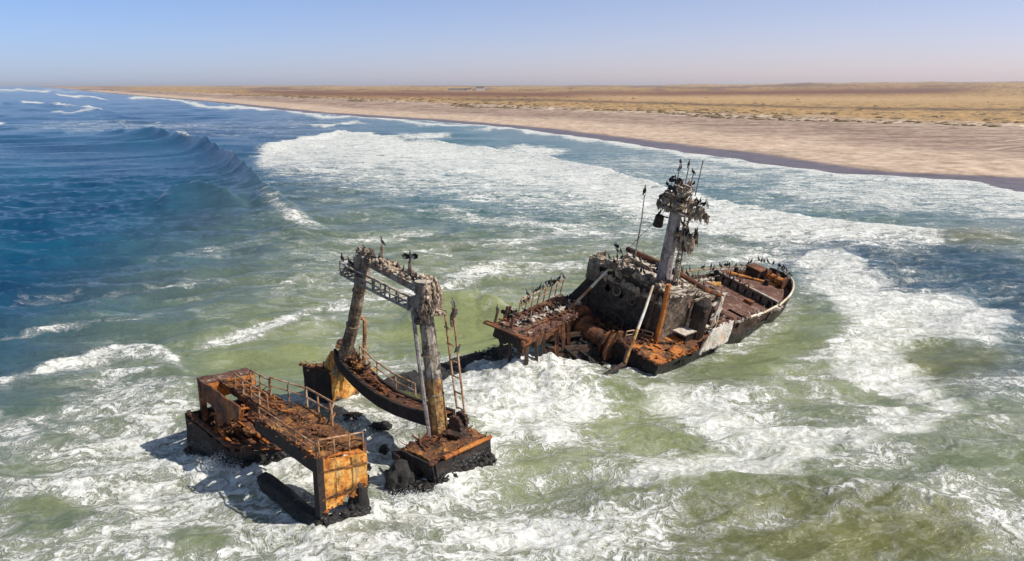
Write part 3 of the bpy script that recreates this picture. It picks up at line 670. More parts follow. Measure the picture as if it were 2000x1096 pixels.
# hull corner
b = MB()
b.plate([S(-2.3, -13.2, -1.2), S(-1.3, -9.5, -1.2), S(-1.15, -9.6, 1.35), S(-1.9, -13.2, 2.7)], 14, 12, .16, .10, seed=1, rag=.05, ragside='t')
b.plate([S(-2.1, -13.25, -1.2), S(-2.0, -13.25, 2.6), S(2.5, -13.4, 2.4), S(2.5, -13.4, -1.2)], 10, 12, .14, .08, seed=2)
b.build('hull_plating', M['dark'], st, label='black mussel covered stern plating')
b = MB()
b.plate([S(-1.3, -9.6, -1.2), S(3.6, -6.2, -1.2), S(3.6, -6.3, 1.0), S(-1.1, -9.7, 1.35)], 18, 8, .16, .14, seed=3, rag=.06, ragside='t')
b.plate([S(3.6, -6.2, -1.2), S(4.0, -2.5, -1.2), S(3.8, -2.5, .3), S(3.6, -6.3, 1.0)], 10, 6, .15, .12, seed=4, rag=.1, ragside='tr')
b.build('torn_side_plating', M['hull'], st)
MB().tube([S(-1.9, -13.2, 2.72), S(-1.5, -11.4, 2.0), S(-1.15, -9.65, 1.42), S(.8, -8.2, 1.25), S(3.4, -6.4, 1.05)], .13, 8, .12).build('gunwale', M['hull'], st)
# sloping collapsed deck inside, with frames
b = MB()
b.plate([S(-.9, -12.9, 1.3), S(-.9, -9.9, .9), S(3.6, -6.4, .5), S(3.2, -12.8, 1.6)], 16, 14, .10, .22, seed=5, hole=lambda u, v: (u - .35) ** 2 + (v - .3) ** 2 < .02 or (u - .6) ** 2 + (v - .7) ** 2 < .03, fq=1.2)
b.build('collapsed_deck', M['brown'], st)
for k in range(7):
    a = -.5 + k * .5
    MB().beam(S(a, -12.8 + .1 * k, 1.2), S(a + .15, -12.5 + .1 * k, 2.9 - .12 * k), .16, .22, (1, 0, 0), .03).build('frame_rib', M['orange'] if k % 2 else M['brown'], st)
for k in range(5):
    MB().beam(S(-.6 + .7 * k, -12.6, 1.5), S(-.7 + .8 * k, -9.9 + .55 * k, 1.15), .16, .16, (0, 0, 1), .03).build('deck_beam', M['orange'] if k % 2 == 0 else M['brown'], st)
MB().tube([S(-.5, -11.7, 2.2), S(.2, -10.7, 2.95)], .07, 6).build('broken_rod', M['pole'], st)
MB().tube([S(-.7, -12.7, 2.35), S(1.2, -11.6, 2.5), S(2.3, -11.0, 2.6)], .09, 6).build('inner_rail', M['orange'], st)
# tall port column with the gusset that carries the walkway
b = MB()
def gus(u, v):
    return ((u - .22) / .19) ** 2 + ((v - .22) / .24) ** 2 < 1 or v < 1.15 * (u - .38) - .06 * math.sin(u * 30)
b.plate([S(-1.0, -13.2, 2.4), S(-.9, -8.2, 2.0), S(-.9, -8.2, 4.25), S(-1.0, -13.2, 4.6)], 30, 22, .10, .05, hole=gus, seed=6)
b.build('gusset_plate', M['brown'], st)
b = MB(); b.fbox(S, -1.1, -.75, -13.35, -13.0, 1.9, 4.65, .03); b.build('corner_post', M['brown'], st)
b = MB()
b.plate([S(-1.1, -13.35, 4.62), S(-1.1, -12.3, 4.52), S(2.1, -12.3, 4.32), S(2.1, -13.3, 4.42)], 12, 5, .1, .05, seed=7, rag=.08, ragside='r'); b.build('top_plate', M['deck'], st)
b = MB()
b.plate([S(-1.0, -12.3, 3.3), S(2.1, -12.3, 3.15), S(2.1, -12.3, 4.28), S(-1.0, -12.3, 4.5)], 40, 14, .1, .04, seed=8,
        hole=lambda u, v: ((u - .56) * 3.1 / .27) ** 2 + ((v - .5) * 1.15 / .30) ** 2 < 1 or ((u - .84) * 3.1 / .27) ** 2 + ((v - .52) * 1.15 / .32) ** 2 < 1 or (v < .25 and u > .3 + .3 * v))
b.build('fairlead_plate', M['orange'], st, label='bright orange plate with two round fairlead holes')
b = MB(); b.plate([S(2.1, -13.3, 1.5), S(2.1, -12.3, 1.6), S(2.1, -12.3, 4.3), S(2.1, -13.3, 4.4)], 6, 12, .1, .06, seed=9, rag=.15, ragside='b'); b.build('end_plate', M['brown'], st)
# walkway girder
b = MB()
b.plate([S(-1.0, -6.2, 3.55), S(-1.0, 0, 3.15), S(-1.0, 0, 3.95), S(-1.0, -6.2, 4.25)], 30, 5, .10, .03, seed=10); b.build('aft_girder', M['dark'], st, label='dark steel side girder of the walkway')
b = MB(); b.plate([S(-.1, -12.6, 4.1), S(-.1, -6.0, 3.7), S(-.1, -6.0, 4.2), S(-.1, -12.6, 4.55)], 30, 4, .10, .05, seed=16, rag=.1, ragside='b'); b.build('inner_girder', M['walk'], st)
b = MB(); b.plate([S(-1.0, -6.2, 3.5), S(-.1, -6.6, 3.6), S(-.1, -6.6, 4.2), S(-1.0, -6.2, 4.2)], 5, 4, .1, .03, seed=17); b.build('corner_web', M['brown'], st)
b = MB()
b.plate([S(1.2, -11.6, 3.6), S(1.9, -.02, 3.3), S(1.9, -.02, 3.9), S(1.2, -11.6, 4.3)], 40, 4, .10, .04, seed=11); b.build('forward_girder', M['brown'], st)
for k in range(11):                               # walkway made of separate plates
    b0 = -12.2 + k * 1.11; b1 = b0 + 1.09; wa = .5 + min(1.35, max(0, (b0 + 8.5) * .55)); z0 = 4.5 - .045 * k; z1 = z0 - .045
    wb = .5 + min(1.35, max(0, (b1 + 8.5) * .55)); jz = rnd.uniform(-.03, .03)
    aa = -.94 if b0 > -6.4 else -.08
    MB().plate([S(aa, b0, z0 + jz), S(aa, b1, z1 + jz), S(wb, b1, z1 + jz - .03), S(wa, b0, z0 + jz - .03)], 6, 9, .07, .05, seed=20 + k, rag=.05, ragside='r',
               hole=(lambda u, v, k=k: mnoise.noise(Vector((u * 4 + k, v * 5, 3))) > .42)).build('walkway_plate', M['walk'], st)
for k in range(9):                                # cross stiffeners under and on the deck
    b0 = -11.8 + k * 1.4
    MB().beam(S(-.9 if b0 > -6.3 else -.05, b0, 4.15 - .05 * k), S(1.1 + .07 * k, b0, 4.1 - .05 * k), .12, .3, (0, 0, 1), .02).build('cross_stiffener', M['brown'], st)
for k in range(6):
    MB().beam(S(.1 + .06 * k, -11.8 + k * 1.2, 4.62 - .06 * k), S(.4 + rnd.uniform(-.3, .5), -11.0 + k * 1.2, 4.72 - .07 * k), .1, .13, (0, 0, 1), .03).build('pipe_stub', M['orange'], st)
# end panel and its legs
b = MB()
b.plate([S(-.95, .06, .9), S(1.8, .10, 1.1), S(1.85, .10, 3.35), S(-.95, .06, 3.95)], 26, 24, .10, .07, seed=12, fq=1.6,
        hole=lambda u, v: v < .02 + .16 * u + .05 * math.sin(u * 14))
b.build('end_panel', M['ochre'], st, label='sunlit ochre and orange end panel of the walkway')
for (z0, z1) in ((3.3, 2.85), (1.75, 1.7)): MB().beam(S(-.93, .15, z0), S(1.8, .2, z1), .07, .09, (0, 0, 1), .015).build('panel_stiffener', M['walk'], st)
for aa in (-.1, .9): MB().beam(S(aa, .16, 1.5), S(aa + .03, .16, 3.5), .08, .06, (0, 1, 0), .015).build('panel_stiffener', M['ochre'], st)
b = MB(); b.plate([S(-.95, 0, 3.95), S(1.85, .05, 3.35), S(1.7, -1.0, 3.65), S(-.9, -1.1, 4.12)], 12, 7, .08, .10, seed=13, rag=.1, ragside='t'); b.build('bent_lip_plate', M['orange'], st)
b = MB(); b.fbox(S, -1.12, -.72, -.3, .16, -1.0, 4.0, .03); b.build('corner_leg', M['dark'], st)
b = MB(); b.fbox(S, 1.45, 1.8, -.35, .02, -1.0, 3.4, .03); b.build('corner_leg', M['brown'], st)
b = MB(); b.lump(S(1.35, -.1, .3), .85, 3, .25, 1.5, 3, (.7, .7, 1.7)); b.build('mussel_growth', M['rock'], st)
b = MB(); b.tube([S(-1.0, .1, .1), S(.2, .1, .05), S(1.6, .05, .2)], [.5, .42, .5], 10, .15); b.build('sill_beam', M['rock'], st)
b = MB(); b.tube([S(-.9, .1, .2), S(-1.05, -1.6, .35), S(-1.1, -3.4, .55), S(-1.15, -5.0, .75), S(-1.15, -5.7, .85)], [.6, .55, .5, .55, .35], 12, .14); b.build('fallen_beam', M['rock'], st, label='thick black beam lying in the surf below the walkway')
# railings of the walkway
railing(st, [(1.15, -10.8, 4.25), (1.2, -8.6, 4.2)], 1.0, S, 3, (.5,))
railing(st, [(1.25, -8.6, 4.2), (2.1, -6.0, 4.0)], 1.15, S, 3, (.55,))
railing(st, [(2.1, -6.0, 4.0), (2.1, -3.1, 3.9), (1.6, -2.6, 3.9)], 1.2, S, 4, (.5,), .06)
railing(st, [(0, -10.5, 4.45), (0, -6.6, 4.25)], .95, S, 5, (.5,))
railing(st, [(-.9, -5.9, 4.2), (-.9, -.2, 3.95)], .75, S, 4, (.5,), .045)
railing(st, [(-.8, -.05, 3.85), (1.8, -.05, 3.4)], 1.1, S, 4, (), .045)
b = MB()
for k in range(16):
    b.lump(S(rnd.uniform(-.6, 1.5), rnd.uniform(-4.5, -.6), 4.12 + rnd.uniform(-.02, .1)), rnd.uniform(.08, .2), 1, .4, 1.5, k, (1.4, 1, .6))
o = b.build('loose_scale', M['brown'], st); o['kind'] = 'stuff'

# ================================================================== TRAWL GANTRY
gt = thing('trawl_gantry_wreck', S(8, -6, 0), 'tall arched trawl gantry of two leaning legs crowned with nests, between stern and deckhouse wrecks', 'shipwreck')
# port pedestal
pb = MB()
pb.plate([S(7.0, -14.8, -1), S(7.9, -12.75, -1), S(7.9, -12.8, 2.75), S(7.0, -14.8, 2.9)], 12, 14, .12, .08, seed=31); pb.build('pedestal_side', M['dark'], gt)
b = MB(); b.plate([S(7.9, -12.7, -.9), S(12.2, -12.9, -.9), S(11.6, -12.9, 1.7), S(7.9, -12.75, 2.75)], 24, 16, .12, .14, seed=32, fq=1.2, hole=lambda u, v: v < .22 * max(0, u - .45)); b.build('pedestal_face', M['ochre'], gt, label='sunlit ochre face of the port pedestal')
b = MB(); b.plate([S(7.0, -14.8, 2.88), S(7.9, -12.72, 2.78), S(11.6, -12.9, 1.75), S(11.2, -14.6, 2.2)], 10, 12, .1, .1, seed=33); b.build('pedestal_top', M['brown'], gt)
b = MB(); b.plate([S(11.6, -12.9, -1), S(11.2, -14.7, -1), S(11.2, -14.6, 2.2), S(11.6, -12.9, 1.7)], 8, 8, .1, .1, seed=34)
b.plate([S(11.2, -14.7, -1), S(7.0, -14.8, -1), S(7.0, -14.8, 2.9), S(11.2, -14.6, 2.2)], 8, 8, .1, .1, seed=35); b.build('pedestal_back', M['dark'], gt)
b = MB(); b.plate([S(7.95, -13.9, 2.6), S(8.05, -11.5, 2.3), S(8.05, -11.6, 4.6), S(8.0, -12.6, 4.3)], 8, 10, .25, .04, seed=36); b.build('knee_bracket', M['ochre'], gt)
# port leg: box column leaning inboard
LP0, LP1 = S(8.2, -12.2, 2.7), S(8.1, -8.75, 10.2)
LS0, LS1 = S(8.0, -1.05, .6), S(8.0, -2.35, 10.0)
def column(p0, p1, w0, w1, name, mat, bulge=0.0):
    b = MB(); n = 14; pts = []; rs = []
    for i in range(n + 1):
        t = i / n; p = p0.lerp(p1, t) + Vector((VX, VY, 0)) * bulge * math.sin(math.pi * t)
        pts.append(p); rs.append(w0 + (w1 - w0) * t)
    b.tube(pts, rs, 10, .04); return b.build(name, mat, gt, smooth=False)
column(LP0, LP1, .46, .37, 'port_leg', M['leg'], .28)
column(LS0, LS0.lerp(LS1, .5), .58, .50, 'starboard_leg', M['leg_o'], -.03)
column(LS0.lerp(LS1, .5), LS1, .49, .43, 'starboard_leg_top', M['legpale'], -.02)
# flanges and straps on the legs
for (p0, p1, mt, ks) in ((LP0, LP1, M['leg'], 3), (LS0, LS1, M['leg'], 4)):
    for k in range(ks):
        t = (k + .6) / ks; p = p0.lerp(p1, t) + Vector((VX, VY, 0)) * (.28 if p0 is LP0 else -.05) * math.sin(math.pi * t); d = (p1 - p0).normalized()
        MB().tube([p - d * .05, p + d * .05], (.54 if p0 is LP0 else .62) - .1 * t, 10, .08).build('leg_strap', mt, gt)
# conduit and ladder along the starboard leg
b = MB(); b.tube([S(7.35, -1.3, 1.2), S(7.3, -1.9, 5), S(7.3, -2.6, 9.6)], .13, 7); b.build('conduit', M['mast'], gt)
lad = MB().tube([S(8.6, -.35, 3.6), S(8.7, -.9, 6), S(8.8, -1.5, 9.2)], .07, 6).build('ladder', M['rail'], gt)
MB().tube([S(8.7, .2, 3.4), S(8.8, -.3, 6), S(8.9, -.9, 9.6)], .07, 6).build('ladder_stile', M['rail'], lad)
for k in range(6):
    t = k / 5.5; MB().tube([S(8.6, -.35 - 1.1 * t, 3.7 + 5.2 * t), S(8.7, .2 - 1.1 * t, 3.6 + 5.2 * t)], .05, 5).build('rung', M['rail'], lad)
# arched tie between the legs
ARC = [(-11.8, 4.3), (-11.5, 3.95), (-10.9, 3.5), (-9.9, 3.08), (-8.6, 2.68), (-7.0, 2.4), (-5.2, 2.35), (-3.4, 2.5), (-1.2, 2.75)]
def arc_beam(a, dz, w, h):
    b = MB()
    for i in range(len(ARC) - 1):
        (b0, z0), (b1, z1) = ARC[i], ARC[i + 1]
        b.box([S(a - w, b0, z0 - h + dz), S(a - w, b1, z1 - h + dz), S(a + w, b1, z1 - h + dz), S(a + w, b0, z0 - h + dz),
               S(a - w, b0, z0 + h + dz), S(a - w, b1, z1 + h + dz), S(a + w, b1, z1 + h + dz), S(a + w, b0, z0 + h + dz)])
    return b
arc_beam(7.75, 0, .10, .42).build('arched_beam', M['dark'], gt, label='black arched beam tying the two legs together')
arc_beam(9.1, .05, .10, .30).build('arched_beam', M['dark'], gt)
for k in range(8):
    (b0, z0), (b1, z1) = ARC[k], ARC[k + 1]
    MB().plate([S(7.86, b0 + .03, z0 + .22), S(7.86, b1 - .03, z1 + .22), S(9.0, b1 - .03, z1 + .25), S(9.0, b0 + .03, z0 + .25)], 5, 4, .06, .05, seed=60 + k, hole=(lambda u, v, k=k: mnoise.noise(Vector((u * 3 + k * 2, v * 3, 5))) > .3)).build('tread_plate', M['brown'], gt)
for (bb, zz, r) in ((-12.0, 4.9, .35), (-11.2, 4.3, .3), (-10.3, 3.7, .35), (-9.5, 3.4, .28)):
    MB().lump(S(8.6, bb, zz), r, 2, .4, 1.3, int(bb), (1.2, .9, 1)).build('seized_block', M['deck'], gt)
railing(gt, [(9.2, -11.0, 3.7), (9.2, -9.4, 3.1), (9.2, -7.4, 2.7), (9.2, -5.0, 2.6)], 1.05, S, 4, (.55,), .055)
railing(gt, [(9.2, -4.4, 2.6), (9.2, -2.9, 2.7)], .95, S, 3, (.5,), .05)
MB().tube([S(9.6, -11.2, 3.2), S(9.6, -10.9, 5.6), S(9.6, -10.85, 6.5), S(9.5, -11.15, 6.75)], .14, 8).build('vent_pipe', M['rail'], gt)
# head of the gantry: lower catwalk and heavy upper beam
b = MB()
CW = [(-9.9, 10.35), (-8.4, 10.1), (-5.6, 9.75), (-3.0, 9.45)]
b.tube([S(7.3, x, z) for x, z in CW], .09, 6); b.tube([S(7.3, x, z + .75) for x, z in CW], .06, 6); b.tube([S(7.3, x, z + .4) for x, z in CW], .05, 6)
b.tube([S(8.6, x, z) for x, z in CW], .09, 6)
b.tube([S(7.3, -9.9, 10.35), S(7.9, -10.3, 10.4), S(8.6, -9.9, 10.35)], .09, 6); b.tube([S(7.3, -9.9, 11.1), S(7.9, -10.3, 11.15), S(8.6, -9.9, 11.1)], .06, 6)
cw = b.build('catwalk', M['guano'], gt)
for k in range(9):
    x = -9.9 + k * .86; z = 10.35 - .13 * k
    MB().tube([S(7.3, x, z), S(7.3, x, z + .75)], .05, 5).build('post', M['guano'], cw)
for k in range(13):
    x = -9.7 + k * .55; z = 10.33 - .075 * k
    if k not in (4, 5, 8): MB().beam(S(7.35, x, z), S(8.55, x, z), .28, .05, (0, 0, 1), .02).build('slat', M['guano'], cw)
b = MB(); b.beam(S(8.1, -8.6, 11.45), S(8.0, -1.9, 10.45), .6, .42, (0, 0, 1), .05); b.build('head_beam', M['guano'], gt)
for (x, z, r) in ((-8.6, 10.0, .5), (-2.3, 9.5, .6)):
    MB().tube([S(8.05, x, z), S(8.05, x, z + 1.6)], r, 10, .08).build('leg_cap', M['guano'], gt)
for k in range(5):
    x = -7.6 + k * 1.1; z = 11.15 - .16 * k
    MB().beam(S(7.5, x, z - .4), S(7.4, x, 9.9 - .12 * k), .09, .09).build('hanger', M['guano'], gt)
MB().tube([S(8.2, -6.6, 11.4), S(8.2, -6.5, 12.5)], .12, 7).build('head_post', M['guano'], gt)
MB().tube([S(8.2, -3.9, 10.9), S(8.2, -3.8, 12.0)], .12, 7).build('head_post', M['guano'], gt)
MB().tube([S(8.2, -9.6, 10.6), S(8.2, -9.6, 11.5)], .07, 6).build('head_post', M['guano'], gt)
b = MB(); b.fbox(S, 7.5, 8.7, -3.3, -1.5, 9.2, 10.1, .08); b.build('sheave_box', M['guano'], gt)
# starboard pedestal
b = MB()
b.plate([S(5.4, -1.4, -1.2), S(6.0, 1.2, -1.2), S(5.7, .9, 1.55), S(5.3, -1.4, 1.8)], 12, 12, .14, .14, seed=41)
b.plate([S(6.0, 1.2, -1.2), S(10.4, .8, -1.2), S(10.3, .6, 1.45), S(5.7, .9, 1.55)], 20, 12, .14, .15, seed=42)
b.plate([S(10.4, .8, -1.2), S(9.9, -1.8, -1.2), S(9.8, -1.7, 1.9), S(10.3, .6, 1.45)], 10, 10, .14, .14, seed=43)
b.plate([S(9.9, -1.8, -1.2), S(5.4, -1.4, -1.2), S(5.3, -1.4, 1.8), S(9.8, -1.7, 1.9)], 10, 10, .14, .14, seed=44)
b.build('pedestal_wall', M['dark'], gt, label='black mussel crusted walls of the starboard pedestal')
b = MB(); b.plate([S(5.35, -1.35, 1.8), S(5.75, .85, 1.6), S(10.25, .6, 1.5), S(9.75, -1.65, 1.92)], 8, 16, .12, .14, seed=45, rag=.06, ragside='r'); b.build('pedestal_deck', M['walk'], gt)
b = MB(); b.tube([S(6.4, 1.0, 1.7), S(10.3, .72, 1.58)], .14, 7, .1); b.build('pedestal_edge', M['orange'], gt)
b = MB(); b.fbox(S, 5.0, 5.8, -2.0, -1.3, 1.1, 1.5, .05); b.build('side_bracket', M['hull'], gt)
for (a0, bb, zz, rr) in ((8.6, -.5, 2.5, .62), (9.1, -.5, 2.7, .55)):    # toothed drum ends of the old winch
    b = MB(); n = 24; pr = []
    for k in range(n):
        t = 2 * math.pi * k / n; q = rr * (1.0 if k % 2 else .82)
        pr.append((math.cos(t) * q, math.sin(t) * q))
    vs = [S(a0 - .12, bb + x, zz + y) for x, y in pr] + [S(a0 + .12, bb + x, zz + y) for x, y in pr]
    b.add(vs, [tuple(range(n))[::-1], tuple(range(n, 2 * n))] + [(k, (k + 1) % n, n + (k + 1) % n, n + k) for k in range(n)])
    b.build('gear_wheel', M['hull'], gt)
MB().lump(S(8.6, -.5, 2.0), .7, 3, .35, 1.6, 8, (1.1, .9, .8)).build('winch_crust', M['hull'], gt)
# hull side awash between gantry and deckhouse
aw = MB()
aw.plate([S(12.3, -13.0, -1.2), S(25, -12.0, -1.2), S(25, -11.9, .75), S(12.3, -13.0, .85)], 50, 6, .3, .25, seed=46, rag=.12, ragside='t')
aw.plate([S(10.5, -12.9, .85), S(24.5, -11.9, .75), S(24.5, -10.0, .15), S(10.5, -9.6, .2)], 44, 12, .2, .22, seed=47, rag=.1, ragside='t')
o = aw.build('sunken_hull_side', M['rock'], None); tag(o, 'long black hull side lying awash between the gantry and the deckhouse wreck', 'hull wreckage')
b = MB(); b.lump(S(11.6, -9.9, -.1), 1.25, 3, .18, 1.1, 3, (1.5, .8, .95)); o = b.build('mossy_boiler', M['green'], None, smooth=True); tag(o, 'green weedy rounded boiler plate half awash under the arched beam', 'wreckage')
for (px, py, r, sq, lb) in ((788, 950, .85, (1.0, .9, 1.15), 'largest black mussel covered boulder beside the starboard gantry pedestal'), (820, 955, .55, (1.3, .8, .5), 'low flat black rock touching the foot of the gantry pedestal'),
        (748, 884, .28, (1, 1, .9), 'small black rock behind the end panel of the walkway'), (718, 918, .25, (1.2, .9, .8), 'tiny black rock right beside the orange end panel'),
        (742, 838, .45, (1.6, .8, .5), 'flat dark rock awash left below the arched beam'), (690, 822, .5, (1.6, 1, .5), 'low dark rock awash just in front of the port pedestal'),
        (1135, 741, .5, (1.6, .7, .6), 'jagged black fragment poking from the foam left of the broken boom')):
    g = ground(px, py); b = MB()
    for k in range(3): b.lump((g[0] + rnd.uniform(-.5, .5) * r, g[1] + rnd.uniform(-.4, .4) * r, .1 + .35 * r * (k == 0)), r * (1 - .25 * k), 3, .35, 1.6, k + int(px), sq)
    o = b.build('rock', M['rock'], None); tag(o, lb, 'rock', 'dark lumps in the surf around the wreck')

# ragged edges and clutter
fringe(st, S, (-1.0, -6.2, 4.2), (-1.0, 0, 3.95), 34, .14, M['brown'], 1)
fringe(st, S, (.6, -12, 4.4), (1.9, -3, 3.9), 60, .18, M['walk'], 2)
fringe(st, S, (-1.2, -9.6, 1.4), (3.6, -6.3, 1.0), 50, .22, M['brown'], 3)
fringe(st, S, (-1.9, -13.2, 2.7), (-1.1, -9.6, 1.4), 34, .2, M['brown'], 4)
fringe(st, S, (-.5, -12, 1.4), (3.0, -7.5, 1.2), 90, .25, M['walk'], 5, 'rotten_scrap')
fringe(st, S, (.3, -11.5, 4.5), (.6, -1, 4.1), 90, .16, M['brown'], 6, 'loose_scrap')
fringe(st, S, (-.9, .06, 1.0), (1.8, .1, 1.5), 26, .16, M['orange'], 7)
fringe(st, S, (-.6, -.8, 4.0), (1.7, -.5, 3.6), 24, .2, M['walk'], 8)
fringe(gt, S, (5.4, -1.3, 1.8), (9.8, -1.6, 1.95), 40, .22, M['brown'], 9)
fringe(gt, S, (5.7, .8, 1.6), (10.3, .5, 1.5), 40, .2, M['brown'], 10)
fringe(gt, S, (6.2, -.9, 1.85), (9.5, -.2, 1.8), 60, .25, M['brown'], 11, 'loose_scrap')
fringe(gt, S, (7.0, -15.3, 2.9), (7.9, -12.7, 2.8), 24, .2, M['brown'], 12)
fringe(gt, S, (7.9, -12.8, 2.8), (11.6, -12.9, 1.75), 36, .22, M['ochre'], 13)
fringe(gt, S, (8.4, -11.5, 3.8), (8.4, -6.5, 2.75), 60, .22, M['brown'], 14, 'loose_scrap')
fringe(gt, S, (8.3, -12, 4.6), (8.4, -9.2, 3.5), 40, .3, M['walk'], 15, 'loose_scrap')

def mussels(parent, fr, p0, p1, n, sz, seed):
    r = random.Random(seed); b = MB()
    for k in range(n):
        t = r.random(); p = [p0[i] + (p1[i] - p0[i]) * t for i in range(3)]
        b.lump(fr(*p) + Vector((r.uniform(-.12, .12), r.uniform(-.12, .12), r.uniform(-.35, .25))), sz * r.uniform(.4, 1), 1, .5, 1.5, k, (1, 1, .9))
    o = b.build('mussel_clumps', M['rock'], parent); o['kind'] = 'stuff'
mussels(st, S, (-1.0, .1, .35), (-1.15, -5.6, .8), 70, .3, 1)
mussels(st, S, (-1, .15, .4), (1.7, .15, .3), 40, .3, 2)
mussels(st, S, (1.6, -.1, .2), (1.6, -.1, 1.5), 26, .3, 3)
mussels(st, S, (-2.2, -13.2, .2), (-1.25, -9.6, .2), 60, .25, 4)
mussels(st, S, (-1.2, -9.6, .25), (3.7, -6.2, .25), 70, .3, 5)
mussels(gt, S, (5.8, -1.4, .1), (6.0, 1.1, .1), 50, .3, 6)
mussels(gt, S, (6.0, 1.15, .15), (10.4, .8, .15), 80, .32, 7)
mussels(gt, S, (7.2, -14.6, .2), (8.0, -12.7, .2), 40, .25, 8)
mussels(gt, S, (8.0, -12.7, .1), (11.6, -12.9, .1), 40, .25, 9)

# ================================================================== FORE WRECK
fw = thing('bow_wreck', F(14, -5, -1.2), 'listing forward half of a rusted trawler with deckhouse, mast and round bow', 'shipwreck')
# plan outline of the deck edge, starboard kink round the stem to the port side
OUT = [(-.4, .35), (2.5, .5), (5.2, .5), (8, .45), (11.4, .55), (15, .55), (18.5, .35), (21.5, -.05), (24.3, -.75), (26.6, -1.75), (28.5, -3.1), (29.4, -4.4), (29.0, -5.9),
       (27.6, -7.2), (25, -7.9), (22, -8.4), (18, -8.9), (13, -9.3), (8, -9.7), (3.5, -9.8)]
def interp_out(t):                                 # smooth resample
    n = len(OUT) - 1; x = t * n; i = min(n - 1, int(x)); f = x - i
    P = lambda k: Vector((*OUT[max(0, min(n, k))], 0))
    p0, p1, p2, p3 = P(i - 1), P(i), P(i + 1), P(i + 2)
    return .5 * ((2 * p1) + (p2 - p0) * f + (2 * p0 - 5 * p1 + 4 * p2 - p3) * f * f + (3 * p1 - p0 - 3 * p2 + p3) * f ** 3)
def bulw(a, side):                                  # height of bulwark top over the deck
    if side < .2 and a < 5.3: return .0
    if a < 9: return .9
    if side > .62: return .40
    return 1.15 + .35 * sm(18, 28, np.float64(a)) if a > 9 else 1.0
NS, NV = 150, 12
b = MB(); vs = []; cen = Vector((12, -5.2, 0))
for i in range(NS + 1):
    t = i / NS; p = interp_out(t); h = float(bulw(p.x, t)); h *= 1.0 if (t > .3 or p.x > 5.3) else 0
    for j in range(NV + 1):
        s_ = j / NV; c = h + (-4.6 - h) * s_
        inset = 1.15 * s_ ** 1.5 if p.x > 8 else .5 * s_
        dirc = Vector((cen.x - p.x, cen.y - p.y, 0)); dirc.x *= .35 if p.x < 20 else .8
        dirc.normalize(); q = p + dirc * inset * (1 + (.8 if p.x > 24 else 0) * s_)
        w3 = F(q.x, q.y, c); nn = mnoise.noise(w3 * .8) * .16 + mnoise.noise(w3 * 2.5) * .07
        dn = (FA * -dirc.x + FB * -dirc.y); vs.append(w3 + dn * nn + Vector((0, 0, mnoise.noise(Vector((i * .35, 0, 2))) * .12 if j == 0 else 0)))
fs = [(i * (NV + 1) + j, i * (NV + 1) + j + 1, (i + 1) * (NV + 1) + j + 1, (i + 1) * (NV + 1) + j) for i in range(NS) for j in range(NV)
      if not (j < 2 and mnoise.noise(Vector((i * .22, j * .8, 7))) > .28)]
b.add(vs, fs)
# inner skin so the bulwark has thickness
vi = []
for i in range(NS + 1):
    t = i / NS; p = interp_out(t)
    for j in range(3):
        base = vs[i * (NV + 1) + j]; dirc = Vector((cen.x - p.x, cen.y - p.y, 0)).normalized()
        vi.append(base + (FA * dirc.x + FB * dirc.y) * .14)
b.add(vi, [(i * 3 + j, (i + 1) * 3 + j, (i + 1) * 3 + j + 1, i * 3 + j + 1) for i in range(NS) for j in range(2)])
k0 = 0; nV = len(vs)
b.f += [(i * (NV + 1), (i + 1) * (NV + 1), nV + (i + 1) * 3, nV + i * 3) for i in range(NS)]; b.mi += [0] * NS
hull = b.build('hull', M['hull'], fw)
for k in range(22):                                # bulwark stanchions inside the starboard and bow bulwark
    t = .22 + .5 * k / 21; p = interp_out(t); dirc = Vector((cen.x - p.x, cen.y - p.y, 0)).normalized()
    q0 = p + dirc * .2; q1 = p + dirc * .65
    MB().box([F(q0.x, q0.y, 0), F(q1.x, q1.y, 0), F(q1.x + .1, q1.y, 0), F(q0.x + .1, q0.y, 0), F(q0.x, q0.y, 1.0), F(q0.x + dirc.x * .1, q0.y + dirc.y * .1, 1.0), F(q0.x + .1, q0.y + dirc.y * .1, 1.0), F(q0.x + .1, q0.y, 1.0)]).build('bulwark_stay', M['brown'], hull)
